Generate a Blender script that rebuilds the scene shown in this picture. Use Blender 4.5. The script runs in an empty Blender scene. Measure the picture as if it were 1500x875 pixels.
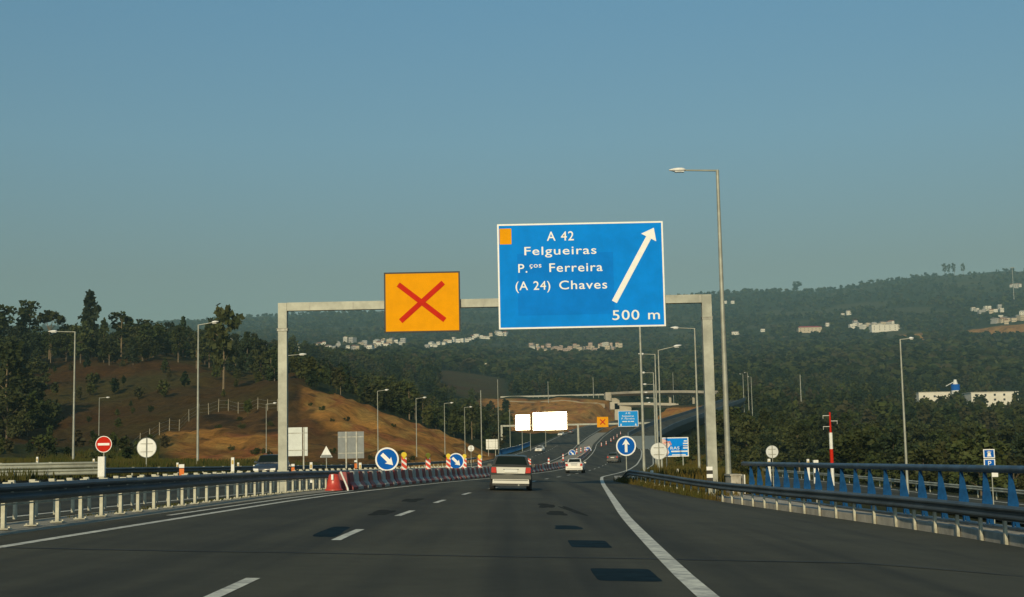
import bpy, bmesh, math, random
import numpy as np
from mathutils import Vector, Matrix, noise
SC = bpy.context.scene
COL = SC.collection
rnd = random.Random(7)
NR = np.random.RandomState(5)

# ------------------------------------------------------------------ camera
F = 2080.0                                  # focal length in pixels of the 1500 px wide photograph
PITCH = math.atan(234.5 / F)
ROLL = 0.020
EYE = 1.30
HAZE = 1.35e-4
cam_d = bpy.data.cameras.new('camera')
cam = bpy.data.objects.new('camera', cam_d)
COL.objects.link(cam)
_r0, _u0, _f0 = Vector((1, 0, 0)), Vector((0, -math.sin(PITCH), math.cos(PITCH))), Vector((0, math.cos(PITCH), math.sin(PITCH)))
_r = _r0 * math.cos(ROLL) - _u0 * math.sin(ROLL)
_u = _u0 * math.cos(ROLL) + _r0 * math.sin(ROLL)
cam.matrix_world = Matrix(((_r.x, _u.x, -_f0.x, 0), (_r.y, _u.y, -_f0.y, 0), (_r.z, _u.z, -_f0.z, EYE), (0, 0, 0, 1)))
cam_d.sensor_width = 36.0
cam_d.lens = F / 1500.0 * 36.0
cam_d.clip_start = 0.1
cam_d.clip_end = 30000
SC.camera = cam

# ------------------------------------------------------------------ light
SUN_EL, SUN_AZ = math.radians(21), math.radians(11)    # sun stands behind and a little to the left of the driver
SUN_DIR = Vector((math.cos(SUN_EL) * math.sin(SUN_AZ), math.cos(SUN_EL) * math.cos(SUN_AZ), -math.sin(SUN_EL)))  # light travels this way
W = bpy.data.worlds.new('World')
SC.world = W
W.use_nodes = True
wn = W.node_tree
bg = wn.nodes['Background']
sky = wn.nodes.new('ShaderNodeTexSky')
sky.sky_type = 'NISHITA'
sky.sun_disc = False
sky.sun_elevation = SUN_EL
sky.sun_rotation = math.atan2(-SUN_DIR.x, -SUN_DIR.y)
sky.altitude = 200
sky.air_density = 1.0
sky.dust_density = 0.6
sky.ozone_density = 1.6
gm = wn.nodes.new('ShaderNodeHueSaturation')
gm.inputs['Saturation'].default_value = 0.8
gm.inputs['Value'].default_value = 1.0
wn.links.new(sky.outputs[0], gm.inputs['Color'])
# thin dusty air low over the land: the same all round the horizon
tcw = wn.nodes.new('ShaderNodeTexCoord'); sx = wn.nodes.new('ShaderNodeSeparateXYZ'); wn.links.new(tcw.outputs['Generated'], sx.inputs[0])
rw = wn.nodes.new('ShaderNodeValToRGB'); er = rw.color_ramp.elements
SKYR = [(0.0, (.65, .685, .56)), (.13, (.675, .72, .62)), (.22, (.73, 1.02, 1.02)), (.33, (.68, 1.17, 1.30))]
er[0].position, er[0].color = SKYR[0][0], (*[c / 1.3 for c in SKYR[0][1]], 1)
er[1].position, er[1].color = SKYR[-1][0], (*[c / 1.3 for c in SKYR[-1][1]], 1)
for p_, c_ in SKYR[1:-1]:
    q_ = er.new(p_); q_.color = (*[c / 1.3 for c in c_], 1)
wn.links.new(sx.outputs['Z'], rw.inputs[0])
vs_ = wn.nodes.new('ShaderNodeVectorMath'); vs_.operation = 'MULTIPLY'
wn.links.new(gm.outputs[0], vs_.inputs[0]); wn.links.new(rw.outputs[0], vs_.inputs[1])
vs2 = wn.nodes.new('ShaderNodeVectorMath'); vs2.operation = 'SCALE'; vs2.inputs['Scale'].default_value = 1.3
wn.links.new(vs_.outputs[0], vs2.inputs[0]); wn.links.new(vs2.outputs[0], bg.inputs[0])
bg.inputs[1].default_value = 0.075
sun_d = bpy.data.lights.new('sun', 'SUN')
sun = bpy.data.objects.new('sun', sun_d)
COL.objects.link(sun)
sun_d.energy = 3.7
sun_d.angle = math.radians(0.5)
sun_d.color = (1.0, 0.83, 0.52)
sun.rotation_euler = SUN_DIR.to_track_quat('-Z', 'Y').to_euler()
SC.view_settings.view_transform = 'Standard'
SC.view_settings.look = 'None'
SC.view_settings.exposure = -0.1
SC.view_settings.gamma = 1
SC.cycles.use_denoising = True
SC.cycles.max_bounces = 6
SC.cycles.volume_bounces = 0
SC.cycles.transparent_max_bounces = 8

# ------------------------------------------------------------------ helpers
def ray(px, py):
    x, y = (px - 750.0) / F, (437.5 - py) / F
    return _r * x + _u * y + _f0
def pt(px, py, d):
    """world point seen at a photograph pixel, d metres ahead"""
    v = ray(px, py)
    return Vector((v.x / v.y * d, d, EYE + v.z / v.y * d))
def hor(px): return 672.0 - ROLL * (px - 750)
def at_z(px, d, z):
    """point in image column px at distance d and height z"""
    py = hor(px)
    for _ in range(6):
        p = pt(px, py, d)
        py += (p.z - z) * F / d
    return pt(px, py, d)
def project(p):
    v = Vector(p) - Vector((0, 0, EYE))
    w = v.dot(_f0)
    return 750 + F * v.dot(_r) / w, 437.5 - F * v.dot(_u) / w

def tag(o, label=None, cat=None, group=None, kind=None):
    if label: o['label'] = label
    if cat: o['category'] = cat
    if group: o['group'] = group
    if kind: o['kind'] = kind
    return o
def empty(name, loc, label, cat, group=None, rz=0.0):
    o = bpy.data.objects.new(name, None)
    COL.objects.link(o)
    o.location = loc
    o.rotation_euler = (0, 0, rz)
    o.empty_display_size = 0.3
    return tag(o, label, cat, group)
def copy_tree(o, parent=None):
    c = o.copy()
    COL.objects.link(c)
    if parent is not None: c.parent = parent
    for ch in KIDS.get(o.name, []):
        k = copy_tree(ch, c)
    return c
KIDS = {}
def link(o, parent=None):
    COL.objects.link(o)
    if parent is not None:
        o.parent = parent
        KIDS.setdefault(parent.name, []).append(o)
    return o
def copy_thing(o, parent=None):
    c = o.copy()
    COL.objects.link(c)
    if parent is not None:
        c.parent = parent
        KIDS.setdefault(parent.name, []).append(c)
    for ch in KIDS.get(o.name, []):
        copy_thing(ch, c)
    return c

class MB:
    """collects shapes, builds one mesh object"""
    def __init__(s): s.v, s.f, s.m, s.sm = [], [], [], []
    def add(s, vs, fs, m=0, smooth=False):
        n = len(s.v)
        s.v += [tuple(a) for a in vs]
        s.f += [tuple(i + n for i in a) for a in fs]
        s.m += [m] * len(fs); s.sm += [smooth] * len(fs)
        return s
    def box(s, c, size, rz=0.0, m=0, top=1.0, mat=None):
        x, y, z = size[0] / 2, size[1] / 2, size[2] / 2
        vs = [(-x, -y, -z), (x, -y, -z), (x, y, -z), (-x, y, -z), (-x * top, -y * top, z), (x * top, -y * top, z), (x * top, y * top, z), (-x * top, y * top, z)]
        M = Matrix.Rotation(rz, 3, 'Z') if mat is None else mat
        vs = [M @ Vector(a) + Vector(c) for a in vs]
        return s.add(vs, [(0, 3, 2, 1), (4, 5, 6, 7), (0, 1, 5, 4), (1, 2, 6, 5), (2, 3, 7, 6), (3, 0, 4, 7)], m)
    def tube(s, a, b, r0, r1=None, n=8, m=0, caps=True, smooth=True):
        r1 = r0 if r1 is None else r1
        a, b = Vector(a), Vector(b)
        d = (b - a).normalized()
        u = d.cross(Vector((0, 0, 1)) if abs(d.z) < .9 else Vector((1, 0, 0))).normalized()
        w = d.cross(u)
        vs = []
        for c, r in ((a, r0), (b, r1)):
            for k in range(n):
                t = 2 * math.pi * k / n
                vs.append(c + (u * math.cos(t) + w * math.sin(t)) * r)
        s.add(vs, [(k, (k + 1) % n, n + (k + 1) % n, n + k) for k in range(n)], m, smooth)
        if caps: s.add(vs, [tuple(range(n))[::-1], tuple(range(n, 2 * n))], m)
        return s
    def prism(s, pts, y0, y1, m=0, axes='xz'):
        """outline in a plane, given real thickness"""
        n = len(pts)
        if axes == 'xz': g = lambda p, t: (p[0], t, p[1])
        elif axes == 'yz': g = lambda p, t: (t, p[0], p[1])
        else: g = lambda p, t: (p[0], p[1], t)
        vs = [g(p, y0) for p in pts] + [g(p, y1) for p in pts]
        return s.add(vs, [tuple(range(n)), tuple(range(2 * n - 1, n - 1, -1))] + [(k, n + k, n + (k + 1) % n, (k + 1) % n) for k in range(n)], m)
    def sweep(s, rows, m=0, closed=False, smooth=False, caps=False):
        n = len(rows[0])
        vs = [p for r in rows for p in r]
        fs = []
        for i in range(len(rows) - 1):
            for k in range(n if closed else n - 1):
                k2 = (k + 1) % n
                fs.append((i * n + k, i * n + k2, (i + 1) * n + k2, (i + 1) * n + k))
        if caps: fs += [tuple(range(n)), tuple(range((len(rows) - 1) * n, len(rows) * n))]
        return s.add(vs, fs, m, smooth)
    def mesh(s, name, mats):
        me = bpy.data.meshes.new(name)
        me.from_pydata(s.v, [], s.f)
        for m in (mats if isinstance(mats, (list, tuple)) else [mats]): me.materials.append(m)
        me.polygons.foreach_set('material_index', s.m)
        me.polygons.foreach_set('use_smooth', s.sm)
        me.update()
        bm = bmesh.new(); bm.from_mesh(me)
        bmesh.ops.recalc_face_normals(bm, faces=bm.faces)
        bm.to_mesh(me); bm.free()
        return me
    def build(s, name, mats, parent=None, loc=(0, 0, 0), rz=0.0):
        o = bpy.data.objects.new(name, s.mesh(name, mats))
        o.location = loc; o.rotation_euler = (0, 0, rz)
        return link(o, parent)
def inst(name, me, parent=None, loc=(0, 0, 0), rot=(0, 0, 0), scale=(1, 1, 1)):
    o = bpy.data.objects.new(name, me)
    o.location = loc; o.rotation_euler = rot; o.scale = scale
    return link(o, parent)

# ------------------------------------------------------------------ materials
MATS = {}
def mat(name, col, rough=0.6, metal=0.0, var=0.0, scale=3.0, col2=None, bump=0.0, bscale=40.0, spec=0.5, emit=None, est=0.0, objvar=0.0, coord='Object'):
    if name in MATS: return MATS[name]
    M = bpy.data.materials.new(name)
    M.use_nodes = True
    nt = M.node_tree; b = nt.nodes['Principled BSDF']
    b.inputs['Base Color'].default_value = (*col, 1)
    b.inputs['Roughness'].default_value = rough
    b.inputs['Metallic'].default_value = metal
    b.inputs['Specular IOR Level'].default_value = spec
    tc = nt.nodes.new('ShaderNodeTexCoord')
    src = None
    if var or col2:
        nz = nt.nodes.new('ShaderNodeTexNoise'); nz.inputs['Scale'].default_value = scale; nz.inputs['Detail'].default_value = 5
        nz.inputs['Roughness'].default_value = 0.65
        nt.links.new(tc.outputs[coord], nz.inputs['Vector'])
        mx = nt.nodes.new('ShaderNodeMix'); mx.data_type = 'RGBA'
        c2 = col2 if col2 else tuple(c * (1 - var) for c in col)
        mx.inputs[6].default_value = (*[min(1, c * (1 + var * .5)) for c in col], 1); mx.inputs[7].default_value = (*c2, 1)
        mr = nt.nodes.new('ShaderNodeMapRange'); mr.inputs[1].default_value = .38; mr.inputs[2].default_value = .64
        nt.links.new(nz.outputs[0], mr.inputs[0]); nt.links.new(mr.outputs[0], mx.inputs[0])
        src = mx.outputs[2]
    if objvar:
        oi = nt.nodes.new('ShaderNodeObjectInfo')
        hs = nt.nodes.new('ShaderNodeHueSaturation')
        mr2 = nt.nodes.new('ShaderNodeMapRange'); mr2.inputs[3].default_value = 1 - objvar; mr2.inputs[4].default_value = 1 + objvar
        mr3 = nt.nodes.new('ShaderNodeMapRange'); mr3.inputs[3].default_value = .5 - objvar * .06; mr3.inputs[4].default_value = .5 + objvar * .04
        nt.links.new(oi.outputs['Random'], mr2.inputs[0]); nt.links.new(mr2.outputs[0], hs.inputs['Value'])
        nt.links.new(oi.outputs['Random'], mr3.inputs[0]); nt.links.new(mr3.outputs[0], hs.inputs['Hue'])
        if src: nt.links.new(src, hs.inputs['Color'])
        else: hs.inputs['Color'].default_value = (*col, 1)
        src = hs.outputs[0]
    if src: nt.links.new(src, b.inputs['Base Color'])
    if bump:
        n2 = nt.nodes.new('ShaderNodeTexNoise'); n2.inputs['Scale'].default_value = bscale; n2.inputs['Detail'].default_value = 4
        nt.links.new(tc.outputs[coord], n2.inputs['Vector'])
        bp = nt.nodes.new('ShaderNodeBump'); bp.inputs['Strength'].default_value = bump; bp.inputs['Distance'].default_value = .05
        nt.links.new(n2.outputs[0], bp.inputs['Height']); nt.links.new(bp.outputs[0], b.inputs['Normal'])
    if emit:
        b.inputs['Emission Color'].default_value = (*emit, 1); b.inputs['Emission Strength'].default_value = est
    MATS[name] = M
    return M
galv = mat('galvanised_steel', (.37, .38, .33), .6, .35, .25, 1.2)
galv_dull = mat('weathered_galvanised_steel', (.40, .40, .36), .6, .3, .35, 2.5)
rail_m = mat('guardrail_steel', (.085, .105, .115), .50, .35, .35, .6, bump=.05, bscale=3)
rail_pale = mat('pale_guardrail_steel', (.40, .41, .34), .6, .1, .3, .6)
post_m = mat('guardrail_post_steel', (.46, .45, .36), .6, .1, .3, 3)
white_p = mat('white_paint', (.78, .78, .74), .5, 0, .12, 4)
white_ref = mat('white_reflective_sheet', (.82, .82, .80), .4, 0, .05, 4)
blue_s = mat('blue_sign_sheet', (.001, .235, .78), .6, 0, .10, 1.0, spec=.05)
blue_s2 = mat('round_sign_blue_sheet', (.002, .105, .46), .6, 0, .1, 3, spec=.05)
yel_s = mat('amber_sign_sheet', (.80, .335, .001), .6, 0, .06, 2, spec=.05)
red_s = mat('red_sign_sheet', (.55, .022, .008), .6, 0, .1, 3, spec=.05)
black_s = mat('black_film', (.015, .014, .013), .6)
black_r = mat('black_rubber', (.018, .018, .018), .8)
alu = mat('sign_back_aluminium', (.62, .64, .64), .42, .25, .12, 2)
alu_grey = mat('dull_sign_back', (.20, .22, .23), .6, .2, .15, 2)
conc = mat('pale_concrete', (.42, .39, .33), .85, 0, .3, 1.5, bump=.2, bscale=20)
conc_far = mat('viaduct_concrete', (.45, .41, .33), .85, 0, .2, .1)
bluep = mat('blue_parapet_paint', (.006, .062, .185), .7, 0, .4, 3, spec=.1)
bluerail = mat('blue_handrail_paint', (.055, .10, .15), .45, .3, .4, 2)
lens = mat('lamp_glass', (.75, .77, .78), .15, 0)
# ------------------------------------------------------------------ the lie of the land
def tab(d, pts):
    return np.interp(d, [p[0] for p in pts], [p[1] for p in pts])
XLt = [(-60, -7.6), (0, -7.2), (20, -6.98), (44, -6.35), (57, -5.4), (75, -3.7), (95, -1.4), (115, 0.6), (135, 2.6), (165, 5.6), (200, 8.8), (250, 12.6), (300, 16.2), (360, 20.2), (420, 24.0), (500, 31), (600, 42), (700, 57.0), (800, 76), (950, 112), (1100, 155)]
XRt = [(-60, 1.7), (0, 1.7), (14, 1.8), (21, 2.05), (33, 2.5), (47, 3.2), (60, 3.85), (75, 4.6), (95, 5.7), (111, 6.7), (135, 9.6), (165, 13.2), (200, 17.0), (250, 22), (300, 26.6), (360, 31.6), (420, 35.5), (500, 42.5), (600, 53), (700, 67.5), (800, 86), (950, 122), (1100, 165)]
Zt = [(-60, 0), (110, 0), (150, .05), (200, .35), (250, 1.0), (300, 2.0), (360, 3.3), (420, 5.0), (500, 8.2), (600, 13.0), (700, 17.5), (800, 21.5), (950, 26), (1100, 30)]
Gt = [(-10, 10.2), (20, 10.3), (33, 10.3), (38.5, 10.1), (44, 9.5), (52, 8.75), (57, 8.3), (62, 7.95), (70, 7.3), (80, 6.75), (90, 6.6)]
Et = [(-60, 9.9), (33, 9.9), (44, 9.1), (57, 7.9), (70, 6.9), (86, 6.5), (96, 8.2), (110, 9.6), (130, 11.9), (165, 15.8), (200, 20), (300, 29.6), (420, 38.5), (600, 55.5), (700, 70), (800, 89), (950, 125), (1100, 168)]
def sm(x):
    x = np.clip(x, 0, 1); return x * x * (3 - 2 * x)
_gd = np.arange(-60, 1101, 2.0)
def smooth_tab(pts, w=11):
    y = tab(_gd, pts); k = np.hanning(w + 2)[1:-1]; k /= k.sum()
    yp = np.concatenate([np.full(w, y[0]) + (y[1] - y[0]) * np.arange(-w, 0), y, y[-1] + (y[-1] - y[-2]) * np.arange(1, w + 1)])
    return np.convolve(yp, k, 'same')[w:-w]
_XL, _XR, _Z, _E = smooth_tab(XLt), smooth_tab(XRt, 7), smooth_tab(Zt, 21), smooth_tab(Et, 5)
XL = lambda d: np.interp(d, _gd, _XL)
XR = lambda d: np.interp(d, _gd, _XR)
ZR = lambda d: np.interp(d, _gd, _Z)
EE = lambda d: np.interp(d, _gd, _E)
GG = lambda d: tab(d, Gt)
CR = lambda d: .036 * (1 - sm((d - 100) / 170.0))
OPP = 18.6                                       # far edge of the oncoming carriageway, left of the own left line
def surf(X, Y):
    """paved surface height, both carriageways"""
    X = np.asarray(X, float); Y = np.asarray(Y, float)
    off = (XL(Y) - 1.6 - X) / 3.0
    return ZR(Y) - CR(Y) * X - .27 * sm((X - 4) / 5) * (1 - sm((Y - 58) / 25)) - .30 * sm(off) * (1 - sm((Y - 100) / 150)) 
# ramp on the far right, seen through the parapet
def rampD(X, Y): return np.interp(Y, [0, 60, 150, 260], [-3.4, -2.5, -1.7, -1.2])
RD0, RD1 = lambda Y: 25.0 + 0 * Y, lambda Y: 33.0 + 0 * Y

PXC = [-900, 0, 120, 230, 330, 430, 500, 560, 620, 690, 750, 850, 900, 960, 1040, 1100, 1200, 1350, 1500, 2400]
far_r = {  # photograph rows of the far hills: 1300, 1700, 2200, 2700, 3400, 4600 m
 -900: (545, 528, 512, 500, 492, 484), 0: (545, 528, 512, 500, 490, 484), 120: (545, 528, 512, 500, 490, 482), 230: (545, 528, 512, 502, 492, 476),
 330: (535, 522, 513, 503, 488, 468), 430: (522, 517, 512, 501, 484, 462), 500: (530, 520, 512, 500, 482, 458), 560: (535, 522, 513, 502, 480, 456),
 620: (540, 527, 515, 503, 482, 455), 690: (545, 530, 515, 496, 478, 453), 750: (558, 538, 520, 504, 480, 450), 850: (560, 540, 522, 506, 476, 446),
 900: (558, 538, 521, 505, 475, 444), 960: (556, 536, 519, 503, 472, 438), 1040: (552, 532, 515, 496, 466, 430), 1100: (550, 530, 511, 490, 462, 426),
 1200: (550, 527, 507, 485, 456, 427), 1350: (548, 522, 500, 478, 440, 404), 1500: (552, 525, 495, 462, 430, 396), 2400: (555, 525, 495, 462, 430, 396)}
near_r = {
 -900: [(60, 706), (110, 690), (160, 684), (220, 672), (280, 645), (350, 600), (430, 550), (520, 524), (650, 530), (900, 545)],
 0: [(60, 706), (110, 688), (160, 683), (220, 672), (280, 645), (350, 600), (430, 550), (520, 524), (650, 530), (900, 545)],
 120: [(60, 706), (110, 688), (160, 683), (220, 672), (280, 640), (350, 590), (430, 541), (520, 520), (650, 530), (900, 545)],
 230: [(60, 704), (110, 688), (160, 683), (200, 672), (240, 645), (280, 620), (350, 576), (430, 537), (500, 520), (650, 530), (900, 545)],
 330: [(60, 704), (110, 688), (170, 683), (200, 668), (235, 632), (270, 606), (350, 575), (430, 548), (500, 535), (650, 536), (900, 540)],
 430: [(60, 702), (110, 687), (170, 683), (205, 670), (245, 618), (285, 565), (330, 557), (450, 556), (650, 535), (850, 519), (1000, 519)],
 500: [(60, 700), (110, 687), (180, 682), (215, 664), (260, 608), (292, 581), (340, 582), (450, 579), (650, 562), (900, 548)],
 560: [(60, 700), (110, 688), (190, 682), (230, 660), (275, 619), (303, 604), (345, 607), (450, 600), (650, 578), (900, 556)],
 620: [(60, 700), (120, 689), (200, 682), (245, 664), (290, 633), (315, 624), (350, 630), (450, 622), (650, 592), (900, 562)],
 690: [(60, 700), (140, 688), (200, 682), (260, 673), (300, 658), (322, 652), (360, 655), (450, 642), (600, 618), (800, 590), (1000, 570)],
 750: [(60, 700), (200, 683), (300, 674), (420, 662), (520, 645), (600, 633), (700, 618), (780, 597), (850, 583), (900, 582), (1000, 578)],
 850: [(60, 700), (200, 683), (300, 666), (420, 655), (600, 630), (700, 614), (780, 596), (850, 582), (1000, 579)],
 900: [(60, 704), (200, 680), (420, 652), (600, 627), (700, 613), (790, 598), (850, 583), (1000, 580)],
 960: [(60, 710), (100, 703), (150, 692), (200, 682), (300, 668), (400, 646), (500, 622), (600, 606), (650, 601), (800, 598), (860, 586), (1000, 583)],
 1040: [(60, 712), (100, 700), (150, 690), (250, 676), (400, 640), (500, 609), (560, 599), (650, 597), (800, 592), (1000, 578)],
 1100: [(60, 745), (100, 735), (150, 715), (250, 690), (400, 655), (600, 618), (800, 594), (1000, 574)],
 1200: [(40, 800), (60, 775), (100, 745), (150, 726), (250, 700), (400, 668), (600, 630), (800, 600), (1000, 580)],
 1350: [(40, 810), (60, 785), (100, 745), (150, 728), (250, 705), (400, 672), (600, 635), (800, 603), (900, 592), (1000, 585)],
 1500: [(40, 810), (60, 785), (100, 745), (150, 730), (250, 706), (400, 674), (600, 638), (800, 610), (900, 600), (1000, 590)],
 2400: [(40, 810), (60, 785), (100, 745), (150, 730), (250, 706), (400, 674), (600, 638), (800, 610), (900, 600), (1000, 590)]}
LD = np.linspace(math.log(40), math.log(9000), 420)
TB = []
for px in PXC:
    r = near_r[px] + list(zip((1300, 1700, 2200, 2700, 3400, 4600), far_r[px])) 
    d = np.array([a[0] for a in r], float); y = np.array([a[1] for a in r], float)
    z = EYE + (hor(px) - y) * d / F
    d = np.append(d, [6000, 9000]); z = np.append(z, [z[-1] * .92, z[-1] * .7])
    TB.append(np.interp(LD, np.log(d), z))
TB = np.array(TB)
k = np.hanning(9)[1:-1]; k /= k.sum()
TB = np.array([np.convolve(np.pad(t, 3, 'edge'), k, 'valid') for t in TB])
_pxf = np.arange(-900, 2401, 10.0)
TBF = np.array([np.interp(_pxf, PXC, TB[:, j]) for j in range(TB.shape[1])]).T
k2 = np.hanning(9)[1:-1]; k2 /= k2.sum()
TBF = np.array([np.convolve(np.pad(TBF[:, j], 3, 'edge'), k2, 'valid') for j in range(TBF.shape[1])]).T

_perm = NR.rand(256, 256)
def vnoise(x, y):
    xi, yi = np.floor(x).astype(int), np.floor(y).astype(int)
    fx, fy = x - xi, y - yi
    fx = fx * fx * (3 - 2 * fx); fy = fy * fy * (3 - 2 * fy)
    g = lambda a, b: _perm[a % 256, b % 256]
    return (g(xi, yi) * (1 - fx) + g(xi + 1, yi) * fx) * (1 - fy) + (g(xi, yi + 1) * (1 - fx) + g(xi + 1, yi + 1) * fx) * fy
def fbm(x, y, o=4):
    s, a, t = 0, .5, 0
    for i in range(o):
        s = s + a * vnoise(x * 2 ** i + 17 * i, y * 2 ** i + 9 * i); t += a; a *= .5
    return s / t - .5
def base_h(X, Y):
    Yc = np.maximum(Y, 40.0)
    px = np.clip(750 + F * X / Yc, -899, 2399)
    a = (px + 900) / 10.0; i = np.clip(np.floor(a).astype(int), 0, len(_pxf) - 2); fa = a - i
    b = (np.log(np.clip(Yc, 40, 8990)) - LD[0]) / (LD[1] - LD[0]); j = np.clip(np.floor(b).astype(int), 0, len(LD) - 2); fb = b - j
    z = (TBF[i, j] * (1 - fa) + TBF[i + 1, j] * fa) * (1 - fb) + (TBF[i, j + 1] * (1 - fa) + TBF[i + 1, j + 1] * fa) * fb
    amp = np.clip((Y - 130) / 200, 0, 1) * 1.6
    z = z + amp * fbm(X / 14, Y / 14, 4) * 2.4 + np.clip((Y - 150) / 30, 0, 1) * np.clip((600 - Y) / 100, 0, 1) * (np.abs(fbm(X / 7 + 9, Y / 16, 4)) * -4.6 + .8 + .7 * fbm(X / 3, Y / 4, 2)) + np.clip((Y - 900) / 1500, 0, 1) * fbm(X / 130, Y / 130, 4) * 15
    return z
def ground(X, Y):
    X = np.asarray(X, float); Y = np.asarray(Y, float)
    z = base_h(X, Y)
    # main road corridor
    L = XL(Y) - OPP - 1.5; R = np.where(Y < 88, np.maximum(EE(Y), GG(Y)) + 1.4, EE(Y) + 1.2)
    bl = np.interp(Y, [0, 120, 300, 800], [9, 9, 7, 10]); br = np.interp(Y, [0, 56, 64, 120, 300, 450, 800], [1.2, 1.2, 14, 12, 6, 4, 7])
    out = np.maximum((L - X) / bl, (X - R) / br)
    w = sm(1 - out) * (1 - sm((Y - 900) / 60))
    rs = surf(np.clip(X, L - 4, R + 3), Y) - .14
    z = z * (1 - w) + rs * w
    # verge between the guardrail and the right-hand mast
    # right-hand ramp corridor
    out = np.maximum(np.abs(X - 29.0) / 1.0 - 6.0, 0) / 6.0
    w = sm(1 - out) * (1 - sm((Y - 200) / 60)) * sm((Y - 10) / 20)
    w = np.where(X < 22, w * sm((X - 17) / 5), w)
    z = z * (1 - w) + (rampD(X, Y) - .15) * w
    return z
def gz(x, y): return float(ground(np.array([x]), np.array([y]))[0])
def sz(x, y): return float(surf(x, y))

# terrain sheet: rows get longer with distance, reaching past the last ridge
rows = [-100 + 0.0]
while rows[-1] < 7600:
    y = rows[-1]
    rows.append(y + (10 if y < 0 else max(1.8, .0105 * (y + 40))))
rows = np.array(rows)
us = np.concatenate([np.linspace(-1.7, -.46, 26)[:-1], np.linspace(-.46, .46, 460), np.linspace(.46, 1.7, 26)[1:]])
UU, YY = np.meshgrid(us, rows)
XX = UU * (YY + 130) * np.where(YY < 0, 1, 1)
ZZ = ground(XX, YY)
nv, nu = YY.shape
co = np.stack([XX, YY, ZZ], -1).reshape(-1, 3)
idx = np.arange(nv * nu).reshape(nv, nu)
qu = np.stack([idx[:-1, :-1], idx[:-1, 1:], idx[1:, 1:], idx[1:, :-1]], -1).reshape(-1, 4)
def np_mesh(name, co, faces, mats, smooth=True):
    me = bpy.data.meshes.new(name)
    n, k = faces.shape
    me.vertices.add(len(co)); me.vertices.foreach_set('co', np.ascontiguousarray(co, np.float32).ravel())
    me.loops.add(n * k); me.loops.foreach_set('vertex_index', faces.astype(np.int32).ravel())
    me.polygons.add(n); me.polygons.foreach_set('loop_start', np.arange(0, n * k, k, dtype=np.int32))
    me.polygons.foreach_set('use_smooth', np.full(n, smooth))
    for m in (mats if isinstance(mats, (list, tuple)) else [mats]): me.materials.append(m)
    me.update(calc_edges=True); me.validate()
    return me
# what covers the ground: bare cut earth, heath, grass, woodland floor (kinds of ground, mixed by real place)
PXv = (750 + F * XX / np.maximum(YY, 20))
n1 = fbm(XX / 9, YY / 9, 4); n2 = fbm(XX / 35 + 50, YY / 35, 4)
crest = np.interp(PXv, [230, 290, 330, 425, 436, 500, 560, 620, 690, 720], [236, 254, 260, 250, 286, 292, 303, 315, 322, 322])
PYv = hor(PXv) - (ZZ - EYE) * F / np.maximum(YY, 20)
cut = sm((YY - 166 - 10 * n1) / 10) * sm((crest + 3 + 6 * n1 - YY) / 5) * sm((PXv - 225 - 60 * n1) / 40) * sm((728 - PXv) / 20)
low = sm((430 - PXv) / 40) * sm((YY - 238 - 20 * n2) / 14)        # above the small cut the heath comes down
edge_ = np.interp(PXv, [420, 430, 457, 480, 537, 560], [562, 585, 605, 628, 658, 676])
rocky = sm((PYv - edge_ - 10 * n1 - 2) / 7) * sm((PXv - 405) / 15) * sm((556 - PXv) / 12) * (YY < 300) * (YY > 165)
rocky = np.maximum(rocky * .72, sm((636 + 26 * n1 - PYv) / 8) * sm((crest + 4 - YY) / 4) * sm((444 - PXv) / 10) * sm((PXv - 235) / 30) * (YY > 165))
cut2 = sm((YY - 560 - 60 * n2) / 40) * sm((842 - YY) / 10) * sm((PXv - 690) / 20) * sm((912 - PXv) / 12)
cut3 = sm((YY - 440) / 25) * sm((700 - YY) / 25) * sm((PXv - 950) / 10) * sm((1060 - PXv) / 15)
cut4 = ((sm((YY - 2150) / 40) * sm((2420 - YY) / 60) * sm((PXv - 1312) / 6) * sm((1362 - PXv) / 6)) + (sm((YY - 2250) / 40) * sm((2480 - YY) / 60) * sm((PXv - 1415) / 8) * sm((1620 - PXv) / 8)))
cut4 = cut4 + .7 * sm((YY - 2450) / 30) * sm((2560 - YY) / 30) * sm((PXv - 1125) / 15) * sm((1170 - PXv) / 12)
earth = np.clip(cut + cut2 + cut3 + cut4, 0, 1)
heath = sm((YY - 232) / 20) * sm((560 - YY) / 40) * sm((470 - PXv) / 40)
heath = np.maximum(heath, .8 * sm((YY - 800) / 60) * sm((1280 - YY) / 60) * sm((PXv - 600 - 60 * n1) / 30) * sm((745 - PXv) / 20))
heath = np.maximum(heath, .8 * sm((YY - 600) / 60) * sm((1000 - YY) / 60) * sm((PXv - 410) / 30) * sm((505 - PXv) / 30))
heath = heath * (1 - earth)
grass = sm((260 - YY) / 40) * (1 - earth) * (1 - heath)
grass = np.maximum(grass, .9 * sm((YY - 3350) / 200) * sm((PXv - 1330) / 80) * sm(.55 + 2 * n2))
C = lambda r, g, b: np.array([r, g, b])
e1, e2 = C(.56, .262, .058), C(.22, .095, .022)
h1, h2 = C(.092, .042, .011), C(.080, .064, .017)
g1, g2 = C(.040, .050, .013), C(.085, .075, .025)
f1, f2 = C(.016, .026, .008), C(.034, .042, .012)
mixc = lambda a, b, t: a * (1 - t[..., None]) + b * t[..., None]
t1 = np.clip(.5 + 2.2 * n1, 0, 1); t2 = np.clip(.5 + 2.2 * n2, 0, 1)
e3, e4 = C(.46, .15, .055), C(.52, .33, .09)
colr = mixc(mixc(f1, f2, t1), mixc(g1, g2, t1), grass)
colr = mixc(colr, mixc(h1, h2, t2), heath)
ec = mixc(mixc(e1, e2, np.clip(.30 + 2.4 * n1, 0, 1)), e3 + 0 * colr, sm((fbm(XX / 5 + 3, YY / 9, 3) - .08) / .12) * .6)
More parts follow.
